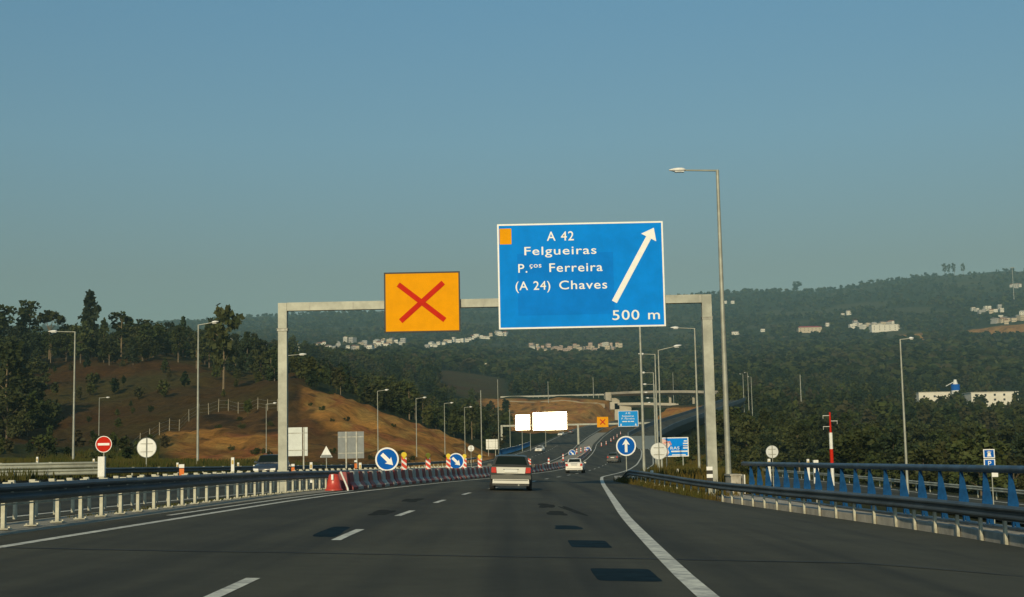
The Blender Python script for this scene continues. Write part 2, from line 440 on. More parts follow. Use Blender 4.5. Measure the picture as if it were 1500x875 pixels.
ec = mixc(ec, e4 + 0 * colr, sm((fbm(XX / 4 + 31, YY / 8, 3) - .10) / .1) * .55)
ec = mixc(ec, C(.06, .045, .016) + 0 * colr, sm((fbm(XX / 3 + 71, YY / 5, 3) - .20) / .06) * .8)
colr = mixc(colr, ec, earth)
colr = mixc(colr, mixc(C(.045, .030, .014), C(.14, .075, .025), np.clip(.5 + 4 * fbm(XX / 3.5, YY / 5, 3), 0, 1)), np.clip(rocky, 0, 1))
mead = sm((fbm(XX / 170 + 7, YY / 170 + 3, 3) - .13) / .06) * sm((YY - 1500) / 200)
colr = mixc(colr, C(.075, .070, .028) + 0 * colr, mead * .9 * (1 - earth))
conc_m = sm((PXv - 1000) / 10) * 0
te = np_mesh('ground', co, qu, mat('ground_cover', (.05, .05, .02), .95))
at = te.color_attributes.new('cover', 'FLOAT_COLOR', 'POINT')
at.data.foreach_set('color', np.concatenate([colr.reshape(-1, 3), np.ones((nv * nu, 1))], 1).astype(np.float32).ravel())
gm_ = MATS['ground_cover']; nt = gm_.node_tree; b = nt.nodes['Principled BSDF']
b.inputs['Specular IOR Level'].default_value = .1
vc = nt.nodes.new('ShaderNodeVertexColor'); vc.layer_name = 'cover'
tc = nt.nodes.new('ShaderNodeTexCoord')
nz = nt.nodes.new('ShaderNodeTexNoise'); nz.inputs['Scale'].default_value = .42; nz.inputs['Detail'].default_value = 9; nz.inputs['Roughness'].default_value = .8
nt.links.new(tc.outputs['Object'], nz.inputs['Vector'])
mr = nt.nodes.new('ShaderNodeMapRange'); mr.inputs[1].default_value = .3; mr.inputs[2].default_value = .7; mr.inputs[3].default_value = .38; mr.inputs[4].default_value = 1.62
nt.links.new(nz.outputs[0], mr.inputs[0])
vm = nt.nodes.new('ShaderNodeVectorMath'); vm.operation = 'SCALE'
nt.links.new(vc.outputs[0], vm.inputs[0]); nt.links.new(mr.outputs[0], vm.inputs['Scale'])
nt.links.new(vm.outputs[0], b.inputs['Base Color'])
bp = nt.nodes.new('ShaderNodeBump'); bp.inputs['Strength'].default_value = 1; bp.inputs['Distance'].default_value = 1.2
nt.links.new(nz.outputs[0], bp.inputs['Height']); nt.links.new(bp.outputs[0], b.inputs['Normal'])
go = bpy.data.objects.new('ground', te); COL.objects.link(go); tag(go, kind='structure')

# ------------------------------------------------------------------ roads
asph = bpy.data.materials.new('asphalt'); asph.use_nodes = True
nt = asph.node_tree; b = nt.nodes['Principled BSDF']
b.inputs['Roughness'].default_value = .82; b.inputs['Specular IOR Level'].default_value = .25
tc = nt.nodes.new('ShaderNodeTexCoord')
def nnode(scale, det, vec=None, dist=0):
    n = nt.nodes.new('ShaderNodeTexNoise'); n.inputs['Scale'].default_value = scale; n.inputs['Detail'].default_value = det; n.inputs['Distortion'].default_value = dist
    nt.links.new(vec or tc.outputs['Object'], n.inputs['Vector']); return n
def rampn(src, stops):
    r = nt.nodes.new('ShaderNodeValToRGB'); e = r.color_ramp.elements
    e[0].position, e[0].color = stops[0][0], (*stops[0][1], 1); e[1].position, e[1].color = stops[-1][0], (*stops[-1][1], 1)
    for p, c in stops[1:-1]:
        q = e.new(p); q.color = (*c, 1)
    nt.links.new(src, r.inputs[0]); return r
def mulc(a, b_):
    m = nt.nodes.new('ShaderNodeMix'); m.data_type = 'RGBA'; m.blend_type = 'MULTIPLY'; m.inputs[0].default_value = 1
    nt.links.new(a, m.inputs[6]); nt.links.new(b_, m.inputs[7]); return m.outputs[2]
mp = nt.nodes.new('ShaderNodeMapping'); mp.inputs['Scale'].default_value = (.95, .022, 1); nt.links.new(tc.outputs['Object'], mp.inputs['Vector'])
g0 = rampn(nnode(160, 3).outputs[0], [(.3, (.038, .037, .0255)), (.5, (.064, .062, .043)), (.72, (.105, .100, .072))])
g1_ = rampn(nnode(.35, 4).outputs[0], [(.35, (.82, .82, .82)), (.65, (1.08, 1.07, 1.05))])
g2_ = rampn(nnode(1, 4, mp.outputs[0]).outputs[0], [(.38, (.62, .63, .65)), (.58, (1.14, 1.12, 1.07))])
g3_ = rampn(nnode(3.0, 5).outputs[0], [(.3, (.88, .88, .88)), (.7, (1.06, 1.06, 1.06))])
nt.links.new(mulc(mulc(mulc(g0.outputs[0], g1_.outputs[0]), g2_.outputs[0]), g3_.outputs[0]), b.inputs['Base Color'])
bp = nt.nodes.new('ShaderNodeBump'); bp.inputs['Strength'].default_value = .5; bp.inputs['Distance'].default_value = .01
nt.links.new(nnode(110, 3).outputs[0], bp.inputs['Height']); nt.links.new(bp.outputs[0], b.inputs['Normal'])
mark = mat('road_marking_paint', (.70, .68, .57), .75, 0, .25, 5, col2=(.40, .39, .34))
tarp = mat('blue_black_sealing_film', (.013, .029, .040), .9, 0, .3, 3, spec=.03)
tar = mat('old_black_marking_cover', (.034, .037, .034), .9, 0, .3, 6, spec=.03)
joint = mat('bitumen_joint', (.018, .017, .016), .7)
gravel = mat('pale_median_gravel', (.30, .28, .22), .95, 0, .35, 6, bump=.4, bscale=30)

def ribbon(name, f0, f1, zf, ys, m, lift=0.0, parent=None, cross=6, kind=None):
    v = []
    for y in ys:
        a, b_ = float(f0(y)), float(f1(y))
        for k in range(cross + 1):
            x = a + (b_ - a) * k / cross
            v.append((x, y, float(zf(x, y)) + lift))
    v = np.array(v); n = cross + 1
    ii = np.arange(len(ys) * n).reshape(len(ys), n)
    q = np.stack([ii[:-1, :-1], ii[:-1, 1:], ii[1:, 1:], ii[1:, :-1]], -1).reshape(-1, 4)
    o = bpy.data.objects.new(name, np_mesh(name, v, q, m)); link(o, parent)
    return tag(o, kind=kind) if kind else o
ys1 = list(np.arange(-60, 200, 4.0)) + list(np.arange(200, 941, 10.0))
own = ribbon('road', lambda y: XL(y) - 1.0, EE, surf, ys1, asph, 0, kind='structure', cross=10)
opp = ribbon('road', lambda y: XL(y) - OPP + .5, lambda y: XL(y) - 4.8, surf, ys1, asph, 0, kind='structure', cross=8)
ribbon('median_strip', lambda y: XL(y) - 4.8, lambda y: XL(y) - 1.0, surf, [y for y in ys1 if y < 560], gravel, -.012, kind='structure', cross=5)
rD = ribbon('road', RD0, RD1, rampD, list(np.arange(10, 231, 10.0)), asph, 0, kind='structure', cross=2)
def line(f, w, y0, y1, parent, name='edge_line', zf=surf, step=3.0, m=None, lift=.005):
    n = max(2, int((y1 - y0) / step) + 1)
    return ribbon(name, lambda y: f(y) - w / 2, lambda y: f(y) + w / 2, zf, list(np.linspace(y0, y1, n)), m or mark, lift, parent, cross=1)
line(XL, .17, -8, 880, own)
line(lambda y: XL(y) - .55, .13, 30, 54, own)
def wXR(y): return .21
line(XR, .22, -8, 108, own)
line(XR, .20, 108, 880, own)
line(lambda y: EE(y) - .7 if y > 96 else EE(y) - .9, .15, 96, 860, own)
line(lambda y: GG(y) - 1.15, .15, 5, 40, own)
# painted nose outline where the two branches part
nose = [(111, 6.7), (113, 7.1), (109, 7.6), (103, 7.9), (97, 8.0)]
dl = [(-1.5, -2.75), (3, -2.75), (10.3, -2.78), (12.1, -2.78), (22.4, -2.8), (25.3, -2.78), (32.0, -2.62), (34.8, -2.5), (41, -2.35), (44, -2.2), (51, -1.9), (54, -1.72)]
def DX(y): return np.interp(y, [-8, 12, 25, 34, 43, 53, 62, 75, 95, 135, 200, 300, 420, 800], [-2.75, -2.78, -2.8, -2.55, -2.25, -1.75, -1.05, .3, 2.1, 6.1, 12.6, 21.2, 30, 69])
for a, c in [(-8, -5), (9.2 - 7, 5.4), (11.4, 15.2), (22.2, 25.6), (31.6, 34.9), (41, 44), (50.6, 53.6), (61, 64), (71, 74), (82, 85), (93, 96), (104, 108)] + [(y, y + 4) for y in range(116, 420, 12)]:
    line(DX, .15, a, c, own, 'lane_dash', step=1.5)
for s in (-1, 1):
    for y in range(60, 420, 12): line(lambda yy: XL(yy) - 11.3, .15, y, y + 4, opp, 'lane_dash', step=2) if s > 0 else None
line(lambda y: XL(y) - 16.6, .18, 20, 880, opp); line(lambda y: XL(y) - 5.6, .18, 20, 880, opp)
line(lambda y: 32.0, .2, 20, 220, rD, zf=rampD)
# blanked out old markings: dark films on the asphalt
def film(px, py, w, l, rz=0., m=tar, name='dark_patch', rough=.12):
    d = 40.0
    for _ in range(30):
        p = at_z(px, d, 0); d = d  # refine distance so that the pixel falls on the road
        q = pt(px, py, d); z = sz(q.x, d)
        d = max(5, d * (EYE - z) / max(.05, (EYE - q.z)))
    q = pt(px, py, d)
    pts = []
    n = 48; ph = rnd.random() * 6
    for k in range(n):
        t = 2 * math.pi * k / n
        ca, sa = math.cos(t), math.sin(t)
        q_ = 14 if rough < .15 else 5
        r = 1 / (abs(ca) ** q_ + abs(sa) ** q_) ** (1 / q_) * (1 - rough * (.25 if rough < .15 else .8) * (math.sin(t * 3 + ph) * .5 + .5) * (math.sin(t * 5 + ph * 2) * .3 + .7))
        x, y = ca * r * w / 2, sa * r * l / 2
        x, y = x * math.cos(rz) - y * math.sin(rz), x * math.sin(rz) + y * math.cos(rz)
        X, Y = q.x + x, d + y
        pts.append((X, Y, sz(X, Y) + .0020 + .0006 * rnd.random()))
    b_ = MB(); b_.add([(q.x, d, sz(q.x, d) + .0026)] + pts, [(0, k + 1, (k + 1) % n + 1) for k in range(n)])
    return b_.build(name, m, own)
film(915, 842, .72, 1.8, .0, tarp); film(863, 797, .62, 1.9, 0, tarp); film(832, 773, .55, 1.7, 0, tarp, rough=.25)
film(815, 752, .5, 3.0, 0, tar, rough=.4); film(800, 741, .5, 4.0, 0, tar, rough=.5); film(838, 748, .25, 7.0, .06, tar, rough=.5)
film(487, 779, .42, 3.6, .03, tarp, rough=.2); film(560, 751, .5, 3.6, 0, tar, rough=.4); film(604, 733, .6, 4.0, 0, tar, rough=.5)

jd = 19.2
b_ = MB(); r0 = []; 
for k in range(40):
    x = -7.8 + 17.6 * k / 39
    r0.append([(x, jd + .12 * math.sin(k * .7) * .3 - (x + 8) * .012, sz(x, jd) + .005), (x, jd + .10 - (x + 8) * .012 + .12 * math.sin(k * .7) * .3, sz(x, jd) + .005)])
b_.sweep(r0); b_.build('expansion_joint', joint, own)

# low concrete island at the nose and a drain line on the far bank
b_ = MB(); r0 = []
for y in np.linspace(90, 107, 10):
    x0, x1 = float(XR(y)) + .9, float(XR(y)) + .9 + 1.3 * math.sin(math.pi * min(1, (108 - y) / 18 + .15) * .5)
    z = sz(x0, y); r0.append([(x0, y, z - .1), (x0, y, z + .13), (x1, y, z + .13), (x1, y, z - .1)])
b_.sweep(r0, caps=True); tag(b_.build('nose_kerb', conc), kind='structure')
b_ = MB(); r0 = []
for px_ in range(742, 892, 6):
    q = at_z(px_, 806, 33); zz = gz(q.x, 806); q = pt(px_, 592.5, 806); q.z = max(zz + .1, q.z)
    r0.append([q + Vector((0, 0, -2.0)), q + Vector((0, 0, .35)), q + Vector((0, 1, .35)), q + Vector((0, 1, -2.0))])
b_.sweep(r0, caps=True); tag(b_.build('drain_kerb', mat('far_pale_kerb', (.30, .25, .17), .9)), kind='structure')
# ------------------------------------------------------------------ guardrails
PROF = [(0, .755), (.035, .748), (.082, .70), (.082, .665), (.012, .612), (.012, .585), (.082, .532), (.082, .495), (.035, .447), (0, .44)]
def w_beam(fx, zf, ya, yb, side, step=1.0, dz=0.0, drop=None):
    b = MB(); rows = []
    n = max(2, int((yb - ya) / step) + 1)
    for y in np.linspace(ya, yb, n):
        x = float(fx(y)); x2 = float(fx(y + .5)); t = Vector((x2 - x, .5, 0)).normalized(); nrm = Vector((t.y, -t.x, 0)) * side
        z = float(zf(x, y)) + dz - (drop(y) if drop else 0)
        row = [Vector((x, y, z + h)) + nrm * (o + .055) for o, h in PROF]
        row += [Vector((x, y, z + h)) + nrm * (o + .045) for o, h in reversed(PROF)]
        rows.append(row)
    return b.sweep(rows, closed=True, caps=True)
post_mb = MB().box((0, 0, .31), (.065, .10, .80))
post_me = post_mb.mesh('post', post_m)
spacer_me = MB().box((.0, 0, 0), (.17, .12, .17), top=.8).mesh('spacer', post_m)
plate_me = MB().box((0, 0, .012), (.22, .20, .020)).box((.07, .07, .03), (.03, .03, .03)).box((-.07, -.07, .03), (.03, .03, .03)).mesh('base_plate', post_m)
def guardrail(name, label, fx, zf, ya, yb, side, postgap=2.0, sect=4.0, m=None, group=None, lip=False, plates=False, back=.06, dz=0, drop=None, spacer=True, step=1.0, post=True, double=False):
    y0 = (ya + yb) / 2
    t = empty(name, (float(fx(y0)), y0, 0), label, 'guardrail', group)
    base = t.location.copy()
    y = ya
    while y < yb - .01:
        e = min(y + sect, yb)
        b = w_beam(fx, zf, y, e, side, step, dz + (0.0 if int(y / sect) % 2 else .004), drop)
        b.v = [(p[0] - base.x, p[1] - base.y, p[2]) for p in b.v]
        b.build('beam', m or rail_m, t)
        if double:
            b.v = [(q[0], q[1], q[2] - .36) for q in b.v]; b.build('beam', m or rail_m, t)
        y = e
    if lip:  # pale strip added to imitate sunlight on the beam's bottom edge
        b = MB(); rows = []
        for y in np.arange(ya, yb, 1.0):
            x = float(fx(y)); z = float(zf(x, y)) + dz
            rows.append([(x + side * dx - base.x, y - base.y, z + h) for dx, h in ((.02, .425), (.05, .425), (.05, .40), (.02, .40))])
        b.sweep(rows, closed=True, caps=True); b.build('sunlit_edge_strip', post_m, t)
    if post:
        y = ya + .5
        while y < yb:
            x = float(fx(y)); z = float(zf(x, y)) + dz - (drop(y) if drop else 0)
            inst('post', post_me, t, (x - side * back - base.x, y - base.y, z))
            if spacer: inst('spacer', spacer_me, t, (x + side * (.05 - back) / 2 - base.x, y + .0 - base.y, z + .69))
            if plates: inst('base_plate', plate_me, t, (x - side * back - base.x, y - base.y, z))
            y += postgap
    return t
At = [(6, -8.65), (24, -8.4), (50, -8.15), (62, -7.6), (75, -6.4), (95, -4.2), (135, -.1), (200, 6.2), (300, 13.6), (420, 21)]
fA = lambda y: np.interp(y, _gd, smA)
smA = smooth_tab([(-60, -8.65)] + At + [(1100, 100)], 7)
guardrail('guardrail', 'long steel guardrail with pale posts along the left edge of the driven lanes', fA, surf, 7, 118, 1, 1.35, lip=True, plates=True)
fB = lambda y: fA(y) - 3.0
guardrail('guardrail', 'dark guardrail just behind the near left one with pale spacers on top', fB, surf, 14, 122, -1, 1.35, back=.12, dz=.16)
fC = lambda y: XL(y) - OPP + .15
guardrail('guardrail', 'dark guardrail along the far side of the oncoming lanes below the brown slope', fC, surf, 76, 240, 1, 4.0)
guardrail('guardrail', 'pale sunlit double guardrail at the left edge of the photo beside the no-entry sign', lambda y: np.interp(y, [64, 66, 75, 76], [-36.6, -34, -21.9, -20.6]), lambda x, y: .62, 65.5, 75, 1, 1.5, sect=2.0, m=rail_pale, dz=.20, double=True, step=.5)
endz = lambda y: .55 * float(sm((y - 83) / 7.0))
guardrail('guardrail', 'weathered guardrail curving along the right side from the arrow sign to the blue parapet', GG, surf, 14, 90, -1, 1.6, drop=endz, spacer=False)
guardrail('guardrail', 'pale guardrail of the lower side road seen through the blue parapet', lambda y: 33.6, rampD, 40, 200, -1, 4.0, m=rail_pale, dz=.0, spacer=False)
# pale kerb behind the right-hand guardrail
kb = MB(); rows_ = []
for y in np.arange(14, 60.1, 2):
    x = float(GG(y)) + .12; z = sz(x, y)
    rows_.append([(x, y, z - .2), (x, y, z + .14), (x + 1.0 + .004 * y, y, z + .16), (x + 1.0 + .004 * y, y, z - .9)])
kb.sweep(rows_, caps=True); tag(kb.build('bridge_kerb', conc), kind='structure')
verge_kerb = MB(); rows_ = []

# ------------------------------------------------------------------ blue parapet on the bridge edge
def px_par(y): return np.interp(y, [14, 30, 60], [11.5, 10.95, 9.55])
PB = 1.46
t = empty('bridge_parapet', (10.5, 40, 0), 'blue steel parapet with blade shaped posts on the bridge edge behind the right guardrail', 'parapet')
bb = t.location
blade = MB().prism([(.07, 0), (.16, 0), (.08, .47), (.13, .50), (.145, .57), (.03, 1.24), (-.035, 1.24), (-.09, .54), (-.06, .48), (-.01, .47)], -.012, .012, axes='xz')
blade.box((0.02, .05, .55), (.03, .10, 1.0))
blade_me = blade.mesh('blade_post', bluep)
cap_r = lambda y: float(px_par(y))
def tubing(f, zf, ya, yb, r, m, name, parent, base, sq=False, step=2.0):
    b = MB(); rows = []
    for y in np.linspace(ya, yb, int((yb - ya) / step) + 2):
        x = f(y); z = zf(y)
        n = 4 if sq else 10
        rows.append([(x + r * math.cos(2 * math.pi * (k + .5) / n) - base.x, y - base.y, z + r * math.sin(2 * math.pi * (k + .5) / n) - base.z) for k in range(n)])
    b.sweep(rows, closed=True, caps=True, smooth=not sq)
    return b.build(name, m, parent)
zpar = lambda y: sz(float(px_par(y)), y) + .12
tubing(cap_r, lambda y: zpar(y) + PB - .07, 14, 60, .085, bluerail, 'handrail', t, bb)
tubing(lambda y: cap_r(y) + .02, lambda y: zpar(y) + .50, 14, 60, .035, bluerail, 'middle_rail', t, bb)
tubing(lambda y: cap_r(y) + .02, lambda y: zpar(y) + .10, 14, 60, .04, bluerail, 'lower_rail', t, bb)
y = 15.0
while y < 60:
    inst('blade_post', blade_me, t, (cap_r(y) - bb.x, y - bb.y, zpar(y) + .05), scale=(1.05, 1, 1.02)); y += 1.5
# concrete end block of the bridge
b = MB().box((0, 0, .45), (.42, 1.6, 1.2), m=0).box((.36, -.35, .5), (.04, 1.0, 1.15), m=1).box((0, 0, 1.07), (.50, 1.7, .06), m=0)
p = at_z(1073, 61.5, -.3)
o = b.build('end_block', [conc, white_p], loc=(p.x, 61.2, sz(p.x, 61.2) - .05)); tag(o, 'grey concrete end block where the blue parapet starts, beside the tall lamp post', 'bridge end block')

# ------------------------------------------------------------------ letters
def text_rows(s, bold=.012):
    cu = bpy.data.curves.new('t', 'FONT'); cu.body = s; cu.offset = bold; cu.resolution_u = 4; cu.space_character = 1.10; cu.space_word = 1.15
    o = bpy.data.objects.new('t', cu); COL.objects.link(o)
    dg = bpy.context.evaluated_depsgraph_get()
    me = bpy.data.meshes.new_from_object(o.evaluated_get(dg))
    vs = [tuple(v.co) for v in me.vertices]; fs = [tuple(p.vertices) for p in me.polygons]
    bpy.data.objects.remove(o); bpy.data.curves.remove(cu); bpy.data.meshes.remove(me)
    return vs, fs
CAP = .729
def put_text(s, x0, x1, base, cap, y, m, parent, name='lettering', bold=.006, k=1.0):
    """flat lettering on a sign face looking towards -Y; sizes in sign units times k"""
    vs, fs = text_rows(s, bold)
    xs = [v[0] for v in vs]; a, c = min(xs), max(xs)
    b = MB()
    b.add([((x0 + (v[0] - a) / (c - a) * (x1 - x0)) * k, y, (base + v[1] / CAP * cap) * k) for v in vs], fs)
    return b.build(name, m, parent)
def bar(b, p0, p1, w, y0, y1, m=0, k=1.0):
    a, c = Vector((p0[0], p0[1])), Vector((p1[0], p1[1])); d = (c - a).normalized(); n = Vector((-d.y, d.x)) * w / 2
    return b.prism([tuple(q * k) for q in (a - n, c - n, c + n, a + n)], y0, y1, m)

# ------------------------------------------------------------------ gantries
def frame(x0, x1, y, zb0, zb1, ztop, w, h):
    return x0, x1
GD = 62.0
t = empty('sign_gantry', (at_z(415, GD, .3).x, GD, sz(at_z(415, GD, .3).x, GD)), 'big galvanised steel portal gantry spanning the road with the two large signs', 'sign gantry')
b0 = t.location.copy()
xl, xr = b0.x, at_z(1044, GD, -.2).x
zt = (pt(415, 453, GD).z + pt(1040, 435, GD).z) / 2
pl = MB().box((0, 0, (zt + .17 - b0.z) / 2), (.38, .38, zt + .17 - b0.z))
pl.build('post', galv, t)
zr = sz(xr, GD) - b0.z
MB().box((xr - xl, 0, (zt + .17 - b0.z + zr) / 2), (.42, .42, zt + .17 - b0.z - zr)).build('post', galv, t)
MB().box(((xr - xl) / 2, 0, zt - b0.z), (xr - xl - .40, .36, .36)).build('beam', galv, t)
for xx in (0, xr - xl):
    zc = (pt(415, 484, GD).z if xx == 0 else pt(1040, 467, GD).z) - b0.z
    MB().box((xx, 0, zc), (.45, .45, .10)).box((xx, 0, zc + .06), (.50, .50, .015)).build('collar', galv_dull, t)
    MB().box((xx, 0, (0 if xx == 0 else zr) + .02), (.8, .8, .05)).build('base_plate', galv, t)
for xx in np.arange(1.2, xr - xl, 1.9):
    MB().box((xx, -.183, zt - b0.z), (.04, .008, .30)).build('weld_plate', galv_dull, t)
# black and white striped marker on the right post
mk = MB()
for k in range(5): mk.box((0, 0, k * .16), (.26, .02, .158), m=k % 2)
tag(mk.build('post_marker', [white_ref, black_s], loc=(xr - .14, GD - .26, sz(xr, GD) + .62)), 'small black and white striped marker on the foot of the right gantry post', 'marker')

def sign_panel(name, label, cat, corner_px, d, mats_face, border, thick=.05, border_m=1, border_w=.07, group=None, backs=True):
    """corner_px = left x, right x, top y, bottom y of the panel's middle lines"""
    lx, rx, ty, by = corner_px
    cx, cy = (lx + rx) / 2, (ty + by) / 2
    p = pt(cx, cy, d); s = F / d
    W_, H_ = (rx - lx) / s, (by - ty) / s
    t = empty(name, (p.x - W_ / 2, d, p.z - H_ / 2), label, cat, group)
    b = MB()
    b.box((W_ / 2, 0, H_ / 2), (W_, thick, H_), m=0)
    o = b.build('panel', mats_face, t)
    bo = MB()
    yb = -thick / 2 - .004
    for c_, sz_ in (((W_ / 2, yb, border_w / 2), (W_, .008, border_w)), ((W_ / 2, yb, H_ - border_w / 2), (W_, .008, border_w)),
                    ((border_w / 2, yb, H_ / 2), (border_w, .008, H_ - 2 * border_w)), ((W_ - border_w / 2, yb, H_ / 2), (border_w, .008, H_ - 2 * border_w))):
        bo.box(c_, sz_)
    bo.build('border', border, t)
    if backs:
        fr = MB()
        for q in np.arange(.15, 1.0, .35): fr.box((W_ * q, thick / 2 + .05, H_ / 2), (.08, .10, H_ * .96))
        fr.build('back_frame', alu, t)
    return t, W_, H_, s
t, W_, H_, s = sign_panel('direction_sign', 'large blue direction sign reading A 42 Felgueiras with a white diagonal arrow and 500 m', 'direction sign', (728.5, 974, 325, 481.5), GD - .32, blue_s, white_ref)
k = W_ / 246.0; yf = -.034
patch = MB().box((100 * k, -.028, 66 * k), (142 * k, .004, 92 * k)); patch.build('overlay_sheet', mat('blue_overlay_sheet', (.001, .20, .70), .6, 0, .1, 1.0, spec=.05), t)
for s_, a, c, ba, cp in (('A 42', 73.5, 113.5, 130.6, 14.4), ('Felgueiras', 39.8, 146.5, 109.8, 12.8), ('P.', 30.2, 43.6, 83.8, 13.4), ('ços', 47, 64.5, 91, 7.6), ('Ferreira', 76.2, 155, 84.0, 13.4), ('(A 24)', 25.6, 77.0, 57.8, 13.4), ('Chaves', 90.2, 161, 57.8, 13.4), ('500 m', 167.5, 237.5, 10.8, 15)):
    put_text(s_, a, c, ba, cp, yf, white_ref, t, k=k)
ar = MB(); bar(ar, (171, 37.5), (224.5, 132.5), 8.2, yf - .002, yf + .006, k=k)
ar.prism([(232.6 * k, 147 * k), (213.5 * k, 138.5 * k), (235.6 * k, 126.5 * k)], yf - .002, yf + .006)
ar.build('arrow', white_ref, t)
MB().box((12.2 * k, yf + .004, 138.3 * k), (17.6 * k, .006, 23.6 * k)).build('amber_square', yel_s, t)
t, W_, H_, s = sign_panel('lane_closed_sign', 'square amber lane closed sign with a red cross hung on the gantry', 'lane sign', (562.5, 674.5, 398, 487.5), GD - .32, yel_s, black_s, border_w=.062)
k = W_ / 112.0
x_ = MB(); bar(x_, (21, 71.5), (89, 17.5), 7.6, -.036, -.028, k=k); bar(x_, (87.5, 73), (24, 17.0), 7.6, -.040, -.030, k=k)
x_.build('red_cross', red_s, t)

# second gantry far ahead
GF = 420.0
t = empty('sign_gantry', (pt(847, 655, GF).x, GF, 0), 'second pale portal gantry far ahead over both carriageways', 'sign gantry')
bx = t.location.x
zb = pt(847, 622, GF).z
for px_, nm in ((735, 'post'), (847, 'post'), (967, 'post')):
    xx = pt(px_, 640, GF).x; zg = float(ground(np.array([xx]), np.array([GF]))[0])
    MB().box((xx - bx, 0, (zb + zg) / 2), (.55, .5, zb - zg + .5)).build(nm, galv, t)
MB().box((pt(791, 622, GF).x - bx, 0, zb), (pt(847, 622, GF).x - pt(735, 622, GF).x - .6, .45, .5)).build('beam', galv, t)
MB().box((pt(907, 622, GF).x - bx, 0, zb), (pt(967, 622, GF).x - pt(847, 622, GF).x - .6, .45, .5)).build('beam', galv, t)
glint = mat('mirror_bright_sign_back', (.95, .93, .88), .30, .85, 0)
def tilt_panel(px0, px1, y0, y1, d, m, label, cat, tilt=0., az=0.):
    p = pt((px0 + px1) / 2, (y0 + y1) / 2, d); s = F / d
    w, h = (px1 - px0) / s, (y1 - y0) / s
    t = empty('road_sign', p, label, cat)
    MB().box((0, 0, 0), (w, .06, h)).build('panel', m, t)
    for q in (-.3, 0, .3): MB().box((w * q, .10, 0), (.12, .14, h * .98)).build('bracket', galv, t)
    t.rotation_euler = (tilt, 0, az)
    return t
tilt_panel(755.5, 776, 608, 630, GF - .5, glint, 'smaller square sign back dazzling white in the sun on the far gantry', 'sign', tilt=-math.radians(9.5), az=-math.radians(6))
tilt_panel(781, 830, 604, 630, GF - .5, glint, 'wide sign back blazing white with reflected sun on the far gantry', 'sign', tilt=-math.radians(10), az=-math.radians(6))
t, W_, H_, s = sign_panel('lane_closed_sign', 'small far amber lane closed sign with a dark cross on the second gantry', 'lane sign', (874.5, 891, 611, 626), GF - .6, yel_s, yel_s, border_w=.1, backs=False)
k = W_ / 16.5; x_ = MB(); bar(x_, (4.5, 11.5), (12, 4), 1.5, -.05, -.04, k=k); bar(x_, (12, 11.5), (4.5, 4), 1.5, -.06, -.05, k=k); x_.build('red_cross', red_s, t)
t, W_, H_, s = sign_panel('direction_sign', 'small far blue direction sign with white lines of writing on the second gantry', 'direction sign', (905.5, 935, 602, 625), GF - .6, mat('far_blue_sheet', (.01, .28, .75), .6, spec=.05), white_ref, border_w=.12, backs=False)
k = W_ / 29.5
put_text('A 42', 11, 18, 18.2, 3, -.04, white_ref, t, k=k); put_text('Felgueiras', 6, 23, 14.2, 2.6, -.04, white_ref, t, k=k); put_text('P. Ferreira', 5, 24, 10.4, 2.6, -.04, white_ref, t, k=k)
l_ = MB()
for xx in (4, 25.5): l_.prism([((xx - 1.3) * k, 1.5 * k), ((xx + 1.3) * k, 1.5 * k), (xx * k, 5 * k)], -.045, -.035)
for a, c in ((6, 13), (14, 17), (18, 23)): l_.box(((a + c) / 2 * k, -.04, 7.4 * k), ((c - a) * k, .01, 1.2 * k))
l_.build('white_print', white_ref, t)

